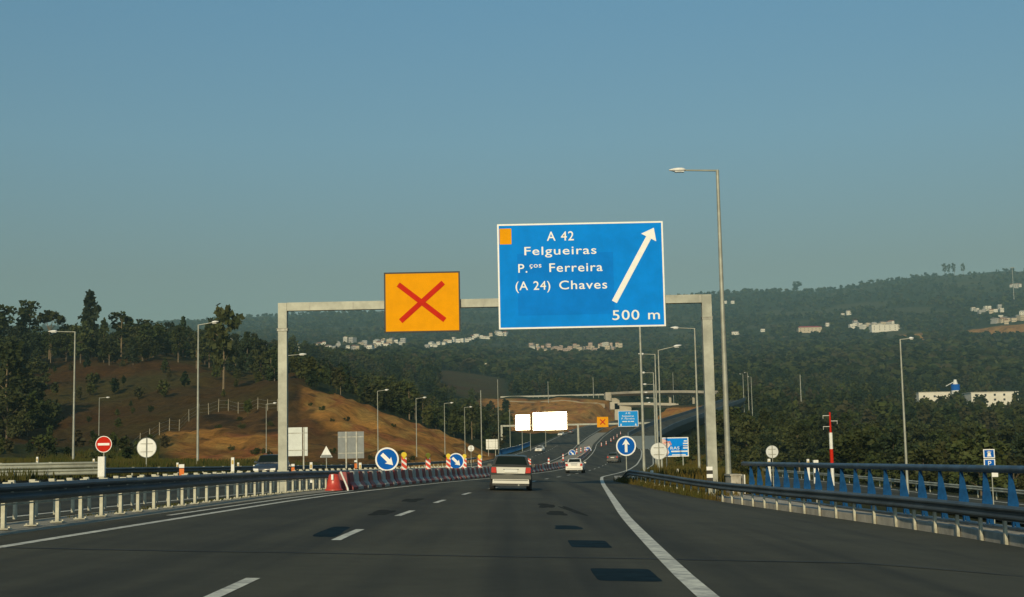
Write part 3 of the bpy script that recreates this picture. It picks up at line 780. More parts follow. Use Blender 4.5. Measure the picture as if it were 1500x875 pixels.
# ------------------------------------------------------------------ round and small signs
def disc(b, r, y0, y1, m, n=32, cx=0, cz=0):
    return b.prism([(cx + r * math.cos(2 * math.pi * k / n), cz + r * math.sin(2 * math.pi * k / n)) for k in range(n)], y0, y1, m)
def ring(b, r0, r1, y, m, n=32):
    rows = []
    for k in range(n + 1):
        a = 2 * math.pi * k / n; c, s_ = math.cos(a), math.sin(a)
        rows.append([(r0 * c, y, r0 * s_), (r0 * c, y - .006, r0 * s_), (r1 * c, y - .006, r1 * s_), (r1 * c, y, r1 * s_)])
    return b.sweep(rows, m, closed=True)
def round_sign(label, px, py, d, r_px, kind, zfoot=None, name='round_sign', cat='round sign', group=None, pole_m=None):
    p = pt(px, py, d); r = r_px * d / F
    zg = zfoot if zfoot is not None else gz(p.x, d)
    t = empty(name, (p.x, d, zg), label, cat, group)
    zc = p.z - zg
    fb = MB(); disc(fb, r, -.02, .0, 0)
    if kind in ('down', 'up'):
        o = fb.build('face', blue_s2, t, (0, 0, zc)); rb = MB(); ring(rb, r * .87, r, -.02, 0); rb.build('rim', white_ref, t, (0, 0, zc))
        a = MB(); L = r * (.62)
        ang = math.radians(-45) if kind == 'down' else math.radians(90)
        def R_(u, v): return (u * math.cos(ang) - v * math.sin(ang), u * math.sin(ang) + v * math.cos(ang))
        w = r * .13 if kind == 'up' else r * .16
        a.prism([R_(*q) for q in ((-L, -w), (L * .3, -w), (L * .18, -r * .38), (L * 1.15, 0), (L * .18, r * .38), (L * .3, w), (-L, w))], -.034, -.022)
        a.build('arrow', white_ref, t, (0, 0, zc))
    elif kind == 'noentry':
        fb.build('face', red_s, t, (0, 0, zc)); rb = MB(); ring(rb, r * .92, r, -.02, 0); rb.build('rim', white_ref, t, (0, 0, zc))
        MB().box((0, -.025, 0), (r * 1.4, .012, r * .28)).build('white_bar', white_ref, t, (0, 0, zc))
    else:
        fb.build('sign_back', alu if kind == 'back' else white_ref, t, (0, 0, zc)); 
        rb = MB(); ring(rb, r * .95, r, -.02, 0); rb.build('rim', alu_grey, t, (0, 0, zc))
        MB().box((0, -.05, zc + r * .4), (r * 1.2, .03, .04)).box((0, -.05, zc - r * .4), (r * 1.2, .03, .04)).build('bracket', galv_dull, t)
    front = kind in ('back', 'backw')
    MB().tube((0, -.09 if front else .05, -.1), (0, -.09 if front else .05, zc + (r * .95 if front else 0)), .035, n=8).build('pole', pole_m or galv, t)
    return t
def d_for(px, off, lo=30, hi=600):
    """distance at which a line running off metres beside the left lane line crosses an image column"""
    best = min(np.arange(lo, hi, .25), key=lambda y: abs(project((float(XL(y)) + off, y, float(surf(float(XL(y)) + off, y))))[0] - px))
    return float(best)
BO = -1.0
d3 = d_for(567, BO - .55); d4 = d_for(668, BO - .55)
round_sign('blue keep-right sign with a white diagonal arrow, nearest above the start of the barrier', 567, 673, d3, 17.2, 'down', name='arrow_sign', cat='traffic sign')
round_sign('second blue keep-right arrow sign over the barrier, left of the silver car', 668, 676, d4, 12, 'down', name='arrow_sign', cat='traffic sign')
round_sign('tiny far blue arrow sign just above the roof of the white car', 838, 664, 292, 5.2, 'down', name='arrow_sign', cat='traffic sign')
round_sign('tiny far blue arrow sign on the lane divider right of the white car', 861, 660, 335, 5.2, 'down', name='arrow_sign', cat='traffic sign')
round_sign('blue straight-ahead sign with a white upright arrow at the nose between the branches', 917, 653.5, 91, 14.5, 'up', name='arrow_sign', cat='traffic sign')
round_sign('red no-entry sign with a white bar beside the oncoming lanes', 152, 651, 74.5, 12, 'noentry', name='no_entry_sign', cat='traffic sign')
round_sign('round grey back of a large sign right of the no-entry sign', 215, 656, 98, 14.5, 'back')
round_sign('round grey sign back standing above the blue parapet', 1131, 662, 118, 9.3, 'back')
round_sign('large oval pale sign back on a post beside the bent direction board', 965, 661, 100, 12.5, 'back')
round_sign('small pale round sign back beyond the second keep-right sign', 690, 657, 190, 4.6, 'backw')
# white box at the rail end under the no-entry sign
p = at_z(149, 73.5, 1)
tag(MB().box((0, 0, .75), (.34, .25, 1.5)).box((0, -.13, 1.2), (.26, .01, .3)).build('control_cabinet', [white_p], loc=(p.x, 73.5, gz(p.x, 73.5))), 'narrow white cabinet at the foot of the no-entry sign', 'cabinet')
# bent blue direction board on the right verge
dd = 150.0
t, W_, H_, s = sign_panel('direction_board', 'blue direction board on the grassy right verge with pale peeling left end', 'direction sign', (968, 1008.5, 641, 669), dd, blue_s, white_ref, border_w=.10)
k = W_ / 40.5
b = MB(); pts_ = [(.5, 1), (9, 1), (12, 6), (10, 12), (14, 17), (11, 22), (7, 25), (.5, 27)]
b.prism([(q[0] * k, q[1] * k) for q in pts_], -.05, -.036); b.build('faded_patch', mat('faded_pinkish_sheet', (.72, .58, .52), .5, 0, .3, 1.5, col2=(.66, .42, .38)), t)
b = MB(); bar(b, (4, 20), (14, 22), 1.6, -.06, -.05, k=k); bar(b, (13, 22), (15.5, 17), 1.6, -.065, -.055, k=k); b.build('red_streak', mat('faded_red_film', (.62, .22, .18), .5), t)
put_text('RAS', 14, 27, 10.5, 4.2, -.045, white_ref, t, k=k)
b = MB()
for q in (22.5, 19, 15.5, 12.3): b.box((36 * k, -.04, q * k), ((7 - (q > 20) * 2.5) * k, .01, 1.7 * k))
b.box((27 * k, -.04, 7.6 * k), (24 * k, .01, 1.9 * k)); b.box((26 * k, -.04, 2.6 * k), (20 * k, .01, 1.4 * k)); b.build('white_print', white_ref, t)
zg = gz(t.location.x + W_ / 2, dd) - t.location.z
MB().tube((.6, .14, zg - .3), (.6, .14, H_), .07).build('pole', galv, t); MB().tube((W_ - .6, .14, zg - .3), (W_ - .6, .14, H_), .07).build('pole', galv, t)
# blank sign backs on the left
def plain_board(label, px0, px1, y0, y1, d, m, poles=(.25, .75), cat='sign back', split=None, name='road_sign'):
    p0 = pt(px0, (y0 + y1) / 2, d); s = F / d; W_, H_ = (px1 - px0) / s, (y1 - y0) / s
    zc = p0.z; zg = gz(p0.x + W_ / 2, d)
    t = empty(name, (p0.x, d, zg), label, cat)
    parts = split or [(0, 1)]
    for a, c in parts: MB().box(((a + c) / 2 * W_, 0, zc - zg), ((c - a) * W_, .05, H_)).build('panel', m, t)
    for q in poles: MB().box((q * W_, -.07, (zc - zg + H_ / 2 - .3) / 2), (.1, .08, zc - zg + H_ / 2 + .3)).build('post', galv_dull, t)
    for q in (-.3, .3): MB().box((W_ / 2, -.035, zc - zg + q * H_), (W_ * .98, .02, .06)).build('brace', galv_dull, t)
    return t
plain_board('pale board in two leaves half hidden by the left gantry post', 409.5, 450.5, 627, 668.5, 112, mat('pale_board', (.62, .66, .64), .5, 0, .1, 2), poles=(.12, .86), split=[(0, .80), (.84, 1)])
plain_board('grey back of a road sign before the orange cutting', 495, 533, 633, 672, 112, alu_grey, poles=(.32, .72))
plain_board('small white ribbed board beside the far gantry post', 712, 729, 644, 658.5, 300, white_p, poles=(.2, .8))
# triangular sign back
p = pt(478, 662, 105); zg = gz(p.x, 105); zc = p.z - zg; k = 105 / F
t = empty('triangle_sign', (p.x, 105, zg), 'triangular sign back between the pale board and the grey board', 'traffic sign')
MB().prism([(-9 * k, zc - 8 * k), (9 * k, zc - 8 * k), (0, zc + 8.5 * k)], -.02, .01).build('face', alu, t)
MB().box((0, -.03, zc - 6.5 * k), (15 * k, .02, 4 * k)).build('lower_plate', alu_grey, t)
MB().tube((0, .05, -.2), (0, .05, zc + .2), .035).build('pole', galv, t)
# blue service sign on the right
p = pt(1449, 671, 74); zg = gz(p.x, 74); k = 74 / F
t = empty('service_sign', (p.x, 74, zg), 'small blue road information sign on a thin pole at the right edge', 'traffic sign')
zc = p.z - zg
for q, h in ((6.2, 13), (-7.4, 12)):
    MB().box((0, 0, zc + q * k), (16.5 * k, .03, h * k)).build('white_frame', white_ref, t)
    MB().box((0, -.018, zc + q * k), (13.6 * k, .008, (h - 2.6) * k)).build('blue_face', blue_s2, t)
b = MB()
b.prism([(-3 * k, zc + 2 * k), (3 * k, zc + 2 * k), (1.2 * k, zc + 10 * k), (-1.2 * k, zc + 10 * k)], -.034, -.024); b.box((0, -.03, zc + 8.4 * k), (6 * k, .008, 1 * k))
b.build('white_symbol', white_ref, t); put_text('P', -2.2, 2.4, zc / k - 11.5, 7.5, -.03, white_ref, t, k=k)
MB().box((7 * k, 0, zc - 23 * k), (9 * k, .02, 9 * k)).build('small_plate', white_ref, t)
MB().tube((3 * k, .04, 0), (3 * k, .04, zc - 2 * k), .03).build('pole', galv, t)

# ------------------------------------------------------------------ street lamps
def lamp(label, px, yb, yt, d, side, arm_px, group='street lamps along the motorway', rise=0.02, head=True, zf=None, lean=0, yaw=0.):
    if label.startswith('tall lamp'): px -= 9
    p = pt(px, (yb + yt) / 2, d)
    z0 = gz(p.x, d); zt_ = pt(px, yt, d).z; h = zt_ - z0
    t = empty('street_lamp', (p.x, d, z0), label, 'street lamp', group)
    r = .105 * h / 12
    MB().tube((0, 0, -.2), (0, 0, h * .25), r * 1.05, r * .95, 10).tube((0, 0, h * .25), (0, 0, h), r * .95, r * .55, 10).box((0, 0, .02), (.35, .35, .04)).build('pole', galv, t)
    if head:
        L = arm_px * d / F * .72
        MB().tube((0, 0, h - .03), (side * L, 0, h + rise * L), .045, .035, 8).build('arm', galv, t)
        hd = MB(); rows = []
        n = 12
        for k_ in range(9):
            u = k_ / 8.0; w = .02 + .17 * math.sin(math.pi * min(1, u * 1.0 + .04) ** .8) ** .6 if 0 < u < 1 else .05
            rows.append([(side * (L - .08 + u * arm_px * d / F * .36), w * math.cos(2 * math.pi * q / n), h + rise * L * (1 + .3 * u) + .02 + w * .55 * math.sin(2 * math.pi * q / n)) for q in range(n)])
        hd.sweep(rows, closed=True, smooth=True, caps=True); hh = hd.build('lamp_head', mat('pale_lamp_housing', (.80, .80, .78), .35, 0, .05), t)
        MB().box((side * (L + .10 * arm_px * d / F), 0, h + rise * L - .07), (arm_px * d / F * .2, .2, .035)).build('lamp_lens', lens, hh)
    return t
lamp('tall lamp post close behind the right gantry post, arm to the left', 1068, 697, 249, 63.5, -1, 69, rise=0.01)
lamp('lamp post above the left rails, arm pointing left', 108.5, 684, 486, 122, -1, 38)
lamp('small far lamp post right above the no-entry sign', 145, 664, 583, 235, 1, 15)
lamp('lamp post in front of the brown slope, long arm pointing right', 290, 684, 476, 119, 1, 29, rise=.14)
lamp('small lamp post just left of the left gantry post', 390, 664, 592, 200, 1, 15, rise=.08)
lamp('lamp whose arm sticks out right of the left gantry post', 417, 684, 521, 150, 1, 31, rise=.04)
lamp('lamp post above the nearest keep-right sign', 553.5, 690, 573, 195, 1, 16, rise=.1)
lamp('lamp post above the second barrier beacon', 610, 688, 584, 225, 1, 15, rise=.1)
lamp('lamp post rising over the second keep-right sign', 651.5, 686, 591, 252, 1, 13, rise=.05)
lamp('lamp post left of the small pale round sign', 681, 683, 597, 275, 1, 11, rise=.05)
lamp('lamp post between the right gantry post and the pole row, arm to the left', 1021, 690, 481, 122, -1, 34, rise=.04)
lamp('lamp post whose head hides behind the large blue sign', 940, 694, 440, 100, -1, 60)
lamp('lamp post with its arm to the right in the row under the large sign', 967, 690, 513, 128, 1, 33, rise=.2)
lamp('upper lamp of the row with arms to the left under the large sign', 962, 686, 519, 140, -1, 24, rise=.03)
for k_, (px_, yt_, d_) in enumerate(((959, 546, 175), (960, 563, 205), (960.5, 575, 235), (961.5, 583, 265), (962.5, 590, 300))):
    lamp(['second', 'third', 'fourth', 'fifth', 'lowest'][k_] + ' lamp down the receding row with arms to the left, right of the pole', px_, 676, yt_, d_, -1, 18 - k_ * 1.5, rise=.01)
lamp('tall slim lamp post on the lower road right of the mast', 1324, 716, 497, 111, 1, 20, rise=.05)
for px_, yt_, yb_, d_, sd in ((1089, 548, 594, 540, -1), (1096, 546, 596, 520, -1), (1101, 552, 598, 560, -1)):
    lamp({1089: 'leftmost', 1096: 'middle', 1101: 'rightmost'}[px_] + ' of three tiny lamps on the curved ramp right of the tall lamp post', px_, yb_, yt_, d_, sd, 5)
def mast(label, px, yb, yt, d, r=.12, name='utility_pole', m=None, cross=True):
    p = pt(px, (yb + yt) / 2, d); zg = gz(p.x, d); zt_ = pt(px, yt, d).z
    t = empty(name, (p.x, d, zg), label, 'pole')
    MB().tube((0, 0, -.5), (0, 0, zt_ - zg), r, r * .7, 8).build('shaft', m or galv, t)
    if cross: MB().box((0, 0, zt_ - zg - .6), (r * 12, r, r)).build('crossarm', m or galv, t)
    return t
mast('thin pale pole without a head behind the barrier beacons', 705, 676, 572, 260, .11, cross=False)
mast('thin pole rising behind the small white ribbed board', 730, 676, 556, 330, .10, cross=False)
mast('thin pole behind the dazzling far sign', 803, 594, 559, 800, .22, cross=False)
mast('thin pole on the embankment above the amber sign', 869, 580, 553, 850, .22, cross=False)
mast('thin pole behind the flyover deck right of the pole row', 986, 576, 546, 900, .22, cross=False)
mast('grey pole standing in the wood right of the tall lamp post', 1173, 600, 549, 600, .25, cross=False)
mast('faint pylon on the right skyline', 1484, 440, 392, 3000, .9)
for px_, d_, yt_ in ((747, 340, 600), (765, 345, 632), (777, 350, 634), (799, 400, 600)):
    mast({747: 'thin lamp pole left of the smaller dazzling sign', 765: 'short pole under the smaller dazzling sign', 777: 'short pole between the two dazzling signs', 799: 'thin pole under the wide dazzling sign'}[px_], px_, 655, yt_, d_, .10, cross=False)
# red and white aerial mast
d_ = 135.0; p = pt(1217, 640, d_); zg = gz(p.x, d_); t = empty('aerial_mast', (p.x, d_, zg), 'red and white banded aerial mast with small antennas behind the parapet', 'mast')
for a, c, m in ((604, 634, red_s), (634, 658, white_p), (658, 684, red_s), (684, 712, white_p)):
    z1, z0 = pt(1217, a, d_).z - zg, pt(1217, c, d_).z - zg
    MB().tube((0, 0, z0 if c < 712 else -.3), (0, 0, z1), .17 if a > 630 else .10, .17 if a > 630 else .08, 8).build('shaft', m, t)
for yy, s_ in ((609, -1), (617, 1), (625, -1)):
    z = pt(1217, yy, d_).z - zg
    b = MB().tube((0, 0, z), (s_ * .68, 0, z), .03, n=6)
    b.tube((s_ * .66, 0, z - .30), (s_ * .66, 0, z + .03), .018, n=5)
    b.build('aerial', white_p, t)

# ------------------------------------------------------------------ barrier of red and white plastic units
fadered = mat('faded_red_plastic', (.30, .045, .032), .6, 0, .4, 4, objvar=.2)
fadegrey = mat('dirty_white_plastic', (.42, .41, .37), .65, 0, .4, 4, objvar=.2)
brightred = mat('bright_red_plastic', (.50, .055, .035), .35, 0, .2, 3)
def barrier_mesh(L, m, sag=0.):
    prof = [(-.27, 0), (.27, 0), (.27, .10), (.13, .30), (.09, .68), (-.09, .68), (-.13, .30), (-.27, .10)]
    rows = []
    for y, e in ((-L / 2 + .02, .62), (-L / 2 + .10, 1), (0, 1.0), (L / 2 - .10, 1), (L / 2 - .02, .62)):
        rows.append([(q[0] * (e if q[1] > .2 else 1), y + (0.06 if y < 0 else -.06) * (q[1] / .68) * (abs(y) > .3), q[1]) for q in prof])
    return MB().sweep(rows, closed=True, caps=True).mesh('barrier_unit', m)
bu = {(L, i): barrier_mesh(L, m) for L in (1.0, 2.0) for i, m in enumerate((fadered, fadegrey))}
fBar = lambda y: float(XL(y)) + BO
y = 55.6; i = 0
BLM = [(510, 'next to the leaning white bar'), (535, 'left of the nearest keep-right sign'), (567, 'under the nearest keep-right sign'), (592, 'under the first beacon'), (610, 'between the first and second beacons'), (627, 'under the second beacon'), (643, 'between second and third beacons'), (657, 'under the third beacon'),
       (669, 'under the second keep-right sign'), (681, 'under the fourth beacon'), (703, 'under the last beacon before the silver car'), (735, 'behind the silver car'), (776, 'at the pale beacon right of the silver car'), (804, 'far on, left of the white car'), (843, 'far on, behind the white car'), (860, 'farthest along, right of the white car')]
while y < 330:
    L = 1.0 if y < 130 else 2.0
    x = fBar(y); dx = fBar(y + .5) - fBar(y - .5)
    o = inst('barrier_unit', bu[(L, i % 2)], None, (x, y, sz(x, y)), (rnd.uniform(-.015, .015), rnd.uniform(-.02, .02), -math.atan(dx) + rnd.uniform(-.05, .05)), (1.0 + rnd.uniform(-.03, .03), 1, 1.0 + rnd.uniform(-.03, .03)))
    u_ = project((x, y, .3))[0]; nr_ = min(BLM, key=lambda q: abs(q[0] - u_))[1]
    tag(o, ('faded red' if i % 2 == 0 else 'dirty white') + ' plastic barrier block ' + nr_, 'barrier block', ('red' if i % 2 == 0 else 'white') + ' plastic blocks of the roadworks barrier')
    y += L; i += 1
b = MB(); rows = []
n = 16
for z, r in ((0, .34), (.05, .34), (.06, .29), (.32, .25), (.56, .19), (.61, .15), (.62, .0001)):
    rows.append([(r * math.cos(2 * math.pi * q / n), r * .9 * math.sin(2 * math.pi * q / n), z) for q in range(n)])
b.sweep(rows, closed=True, smooth=True)
p0 = at_z(489, 53.8, .25)
t = empty('end_drum', (p0.x, 53.8, sz(p0.x, 53.8)), 'bright red rounded drum at the head of the barrier row', 'drum')
b.build('drum_body', brightred, t)
b = MB().box((0, 0, .55), (.08, .03, .2)).build('reflector', white_ref, t, (-.02, -.27, -.05))
p0 = at_z(497, 54.5, .25)
tag(MB().box((0, 0, .34), (.46, .7, .68), top=.6).build('barrier_unit', fadered, loc=(p0.x + .12, 54.8, sz(p0.x, 54.8))), 'dull red block between the bright drum and the leaning white bar', 'barrier block')
b = MB().tube((-.20, 0, .72), (.06, 0, .10), .035, n=6).tube((.06, 0, .10), (.08, -.05, .0), .035, n=6)
p0 = at_z(507, 53.6, .5)
tag(b.build('leaning_bar', white_p, loc=(p0.x + .02, 53.4, sz(p0.x, 53.4))), 'leaning white bar in front of the first barrier blocks', 'bar')

# beacons with amber lamps
beac_red = mat('beacon_red_sheet', (.65, .06, .03), .45)
lampy = mat('amber_beacon_lens', (.80, .60, .05), .25)
bm_ = MB(); 
body = MB().box((0, 0, .50), (.26, .05, .95)); body_me = body.mesh('beacon_panel', white_ref)
st = MB()
for q in range(3):
    z = .06 + q * .30
    st.prism([(-.13, z + .20), (-.13, z), (.13, z + .02 - .16 + .16), (.13, z + .20)][:0] or [(-.13, z + .22), (-.13, z + .40 - .0), (.13, z + .20), (.13, z + .02)], -.032, -.026)
stripe_me = st.mesh('red_stripes', beac_red)
foot_me = MB().box((0, 0, .04), (.5, .6, .08)).mesh('foot', black_r)
lb = MB(); disc(lb, .135, -.05, .05, 0, 16); lb.box((0, 0, -.16), (.12, .1, .08)); lamp_me = lb.mesh('amber_lamp', lampy)
names = {592: 'barrier beacon right of the nearest keep-right sign, dark upper panel', 627: 'red and white beacon with a yellow lamp midway between the two keep-right signs', 657: 'beacon standing just left of the second keep-right sign', 681: 'beacon standing just right of the second keep-right sign', 703: 'last large beacon before the silver car', 776: 'pale beacon just right of the silver car'}
for px_, lb_ in names.items():
    d_ = d_for(px_, BO - .55); x = float(XL(d_)) + BO - .55
    t = empty('warning_beacon', (x, d_, sz(x, d_) + .28), lb_, 'warning beacon', 'beacons with yellow lamps along the barrier', rz=rnd.uniform(-.2, .3))
    inst('beacon_panel', body_me, t); inst('red_stripes', stripe_me, t)
    MB().box((0, 0, -.15), (.3, .4, .4)).build('foot', black_r, t)
    if px_ != 776: inst('amber_lamp', lamp_me, t, (0, 0, 1.12))
dp = MB().tube((0, 0, 0), (0, 0, 1.15), .13, .10, 8); dp_me = dp.mesh('tube_body', beac_red)
db = MB().tube((0, 0, .35), (0, 0, .6), .145, .14, 8).tube((0, 0, .8), (0, 0, 1.02), .135, .13, 8); db_me = db.mesh('white_band', white_ref)
df = MB().tube((0, 0, 0), (0, 0, .06), .26, .22, 8).mesh('base_ring', black_r)
for px_, d_ in ((804, 190), (825, 235), (845, 300), (851, 312), (857, 324), (863, 336), (881, 385), (888, 405), (895, 440), (899, 462), (904, 490), (909, 520)):
    x = at_z(px_, d_, float(ZR(d_))).x
    t = empty('traffic_cylinder', (x, d_, sz(x, d_) + .003), 'far red and white tube marker closing the left lane ahead', 'traffic cylinder', 'far tube markers between the lanes')
    inst('tube_body', dp_me, t); inst('white_band', db_me, t); inst('base_ring', df, t)
# white delineator posts
del_me = MB().box((0, 0, .5), (.13, .11, 1.05), top=.92).box((0, -.056, .84), (.08, .012, .16), m=1).mesh('delineator', [white_p, mat('delineator_reflector', (.5, .35, .08), .3)])
del_dark = MB().box((0, 0, .35), (.15, .12, .72)).box((0, -.062, .25), (.15, .01, .13), m=1).box((0, -.064, .52), (.15, .01, .12), m=1).mesh('delineator', [white_p, black_s])
for px_, d_, me_, sc_, lb_ in ((54, 88, 0, 1, 'white delineator post behind the pale rail at far left'), (137, 92, 0, 1, 'white delineator post left of the no-entry sign'), (260, 92, 0, 1.1, 'white delineator post touching the striped orange marker'), (341, 84, 0, 1.5, 'tall white delineator right of the long-armed lamp post'), (349, 104, 0, 1.1, 'thin white delineator behind the tall white one'), (372, 110, 0, .9, 'small delineator left of the oncoming car'),
                               (478, 98, 0, .8, 'short delineator under the triangular sign back'), (456, 84, 0, 1.3, 'white delineator between gantry post and triangle sign'), (528, 88, 0, 1.3, 'white delineator under the grey sign back'), (955, 88, 1, 1.2, 'black and white banded post left of the bent direction board'), (993, 95, 0, .9, 'thin white delineator in the grass under the direction board'),
                               (1196, 62, 1, 1.5, 'black and white banded post behind the parapet under the aerial mast'), (1184, 100, 0, 1.2, 'thin white post left of the banded one behind the parapet'), (1352, 100, 0, 1, 'white delineator behind the parapet right of the slim lamp post'), (1127, 90, 0, .9, 'grey marker post near the left end of the parapet')):
    x = at_z(px_, d_, 0).x
    if px_ > 1100: zz = {1196: pt(1196, 708, d_).z, 1184: pt(1184, 703, d_).z, 1352: gz(x, d_), 1127: pt(1127, 706, d_).z}[px_]
    else: zz = gz(x, d_)
    if px_ in (1196, 1184, 1127):
        sc_ = 1.0; hb = max(0, zz - gz(x, d_))
        o = inst('delineator', [del_me, del_dark][me_], None, (x, d_, zz), (0, 0, 0), (1.4, 1.4, 1.4))
        MB().box((0, 0, -hb / 2 / 1.4), (.06, .06, hb / 1.4)).build('stake', galv_dull, o)
    else: o = inst('delineator', [del_me, del_dark][me_], None, (x, d_, zz), (0, 0, 0), (sc_, sc_, sc_))
    tag(o, lb_, 'delineator')
orm = mat('orange_reflector_sheet', (.70, .17, .02), .4)
for px_, d_, lb_ in ((266, 40, 'orange and white striped marker on the median left of the gantry'), (429, 61, 'orange and white marker just right of the left gantry post'), (521, 76, 'orange marker on the median below the grey sign back')):
    x = at_z(px_, d_, .7).x; zg = sz(x, d_)
    t = empty('median_marker', (x, d_, zg), lb_, 'marker', 'orange markers on the median', rz=.2)
    k_ = {266: 1.0, 429: 1.1, 521: 1.25}[px_]
    MB().box((0, 0, .55 * k_), (.09, .08, 1.1 * k_)).build('stake', black_r, t)
    MB().box((0, -.045, .86 * k_), (.13, .03, .26)).build('orange_plate', orm, t)
    MB().box((0, -.05, 1.06 * k_), (.14, .04, .10)).build('white_cap', white_ref, t); MB().box((0, -.05, .66 * k_), (.13, .04, .12)).build('white_plate', white_ref, t)
# ------------------------------------------------------------------ cars
glass = mat('car_glass', (.010, .016, .014), .3, 0, spec=.12)
tail = mat('tail_lamp_red', (.50, .025, .015), .25)
headl = mat('headlamp_glass', (.85, .85, .82), .12)
plate = mat('number_plate', (.70, .70, .66), .5)
dark_trim = mat('dark_car_trim', (.035, .037, .036), .6)
interior = mat('car_interior', (.03, .03, .03), .9)
def car(label, x, y, z, paint, W_=1.70, L=4.3, H=1.42, kind='sedan', rear=True, rz=0., name='car', bumper=None, cat='car', tilt=0., boot=None):
    """rear end faces -Y (towards the camera) when rear is True, the front otherwise"""
    t = empty(name, (x, y, z), label, cat)
    t.rotation_euler = (0, tilt, rz if rear else rz + math.pi)
    hw = W_ / 2
    # stations front(+y) to back(-y): y, low z, sill half width, shoulder half width, shoulder z, deck z, deck half width
    S = [(L / 2, .30, .62, .70, .50, .56, .55), (L / 2 - .10, .22, .80, .88, .58, .70, .72), (L / 2 - .55, .20, .92, .98, .66, .82, .80), (L / 2 - 1.25, .19, .95, 1.0, .74, .93, .86),
         (.15, .19, .95, 1.0, .80, .96, .90), (-L / 2 + 1.35, .19, .95, 1.0, .82, .97, .90), (-L / 2 + .70, .20, .94, .99, .82, .98 + (.02 if kind == 'sedan' else 0), .86), (-L / 2 + .14, .24, .90, .96, .80, .97, .80), (-L / 2 + .03, .30, .86, .91, .70, .84, .76)]
    rows = []
    for (yy, zl, a, b_, zs, zd, c) in S:
        a, b_, c = a * hw, b_ * hw, c * hw
        zs *= H / 1.42; zd *= H / 1.42
        half = [(0, zl), (a * .85, zl), (a, zl + .07), (b_, (zl + zs) / 2), (b_ * .995, zs), (c + (b_ - c) * .45, zs + (zd - zs) * .7), (c, zd), (c * .5, zd + .02), (0, zd + .025)]
        rows.append([(q[0], yy, q[1]) for q in half] + [(-q[0], yy, q[1]) for q in half[-2:0:-1]])
    MB().sweep(rows, closed=True, smooth=True, caps=True).build('body', paint, t)
    hs = H / 1.42
    if kind == 'sedan': G = [(.95, .93, .80, .93, .80), (.25, .96, .84, 1.34, .66), (0, .96, .84, 1.39, .66), (-.65, .96, .84, 1.41, .66), (-1.05, .97, .84, 1.37, .64), (-L / 2 + .48, .98, .78, 1.0, .76)]
    elif kind == 'hatch': G = [(.95, .93, .80, .93, .80), (.25, .96, .84, 1.34, .66), (0, .96, .88, 1.39, .70), (-.85, .96, .90, 1.42, .71), (-1.62, .97, .92, 1.37, .69), (-L / 2 + .10, .96, .90, .97, .86)]
    else: G = [(1.0, .95, .82, .95, .82), (.45, .98, .86, 1.40, .72), (0, .98, .86, 1.42, .72), (-1.3, .98, .86, 1.42, .72), (-1.7, .98, .86, 1.36, .70), (-L / 2 + .1, .98, .82, 1.0, .80)]
    rows = []
    for (yy, zb_, a, zt_, c) in G:
        a, c = a * hw, c * hw; zb_ *= hs; zt_ *= hs
        half = [(a, zb_ - .04), (a * .99, zb_ + .02), (c + .03, zt_ - .05 * (zt_ - zb_) - .01), (c * .8, zt_), (0, zt_ + .015)]
        rows.append([(q[0], yy, q[1]) for q in half] + [(-q[0], yy, q[1]) for q in half[-2::-1]])
    MB().sweep(rows, closed=True, smooth=False, caps=True).build('cabin', paint, t)
    # glass panes, set proud of the cabin
    def pane(nm, pts_): 
        c_ = sum((Vector(p) for p in pts_), Vector()) / len(pts_); n_ = (Vector(pts_[1]) - Vector(pts_[0])).cross(Vector(pts_[2]) - Vector(pts_[0])).normalized()
        if n_.dot(c_ - Vector((0, 0, .7))) < 0: n_ = -n_
        b = MB(); k_ = len(pts_); v = [Vector(p) + n_ * .012 for p in pts_] + [Vector(p) - n_ * .01 for p in pts_]
        b.add(v, [tuple(range(k_)), tuple(range(2 * k_ - 1, k_ - 1, -1))] + [(i, k_ + i, k_ + (i + 1) % k_, (i + 1) % k_) for i in range(k_)])
        return b.build(nm, glass, t)
    def face(g0, g1, f0=.08, f1=.92, wi=.93, nm='rear_window'):
        out = []
        for f in (f0, f1):
            yy = g0[0] + (g1[0] - g0[0]) * f; zz = (g0[3] + (g1[3] - g0[3]) * f) * hs; c = (g0[4] + (g1[4] - g0[4]) * f) * hw * wi
            out.append((yy, zz + .006, c))
        (ya, za, ca), (yb_, zb_, cb) = out
        return pane(nm, [(-ca, ya, za), (ca, ya, za), (cb, yb_, zb_), (-cb, yb_, zb_)])
    face(G[-2], G[-1], .08, .86, .90, 'rear_window'); face(G[1], G[0], .06, .92, .96, 'windscreen')
    for s_ in (-1, 1):
        for (ya, yb_, tp0, tp1) in ((.62, -.28, .10, -.28), (-.34, -1.15, -.34, -1.0)):
            f = lambda z_: (.84 * hw * .99 + .004) + ((.66 * hw + .03) - .84 * hw * .99) * (z_ - .99) / .36
            pane('side_window', [(s_ * f(1.0), ya, 1.0 * hs), (s_ * f(1.0), yb_, 1.0 * hs), (s_ * f(1.31), tp1, 1.31 * hs), (s_ * f(1.31), tp0, 1.31 * hs)])
        for yy in (L / 2 - .85, -L / 2 + .80):
            w = MB(); n = 20
            for (r_, x0, x1) in ((.30, -.10, .10),):
                rr = [[(x_, yy + q_ * math.cos(2 * math.pi * k_ / n), .30 + q_ * math.sin(2 * math.pi * k_ / n)) for k_ in range(n)] for x_, q_ in ((-.10, .20), (-.10, .285), (-.07, .305), (.07, .305), (.10, .285), (.10, .20))]
                w.sweep(rr, closed=True, smooth=True)
            wo = w.build('wheel', black_r, t, (s_ * (hw - .10), 0, 0))
            rm = MB(); rr = [[(x_, yy + q_ * math.cos(2 * math.pi * k_ / n), .30 + q_ * math.sin(2 * math.pi * k_ / n)) for k_ in range(n)] for x_, q_ in ((-.09, .20), (-.04, .18), (.0, .05), (.09, .205), (.095, .20))]
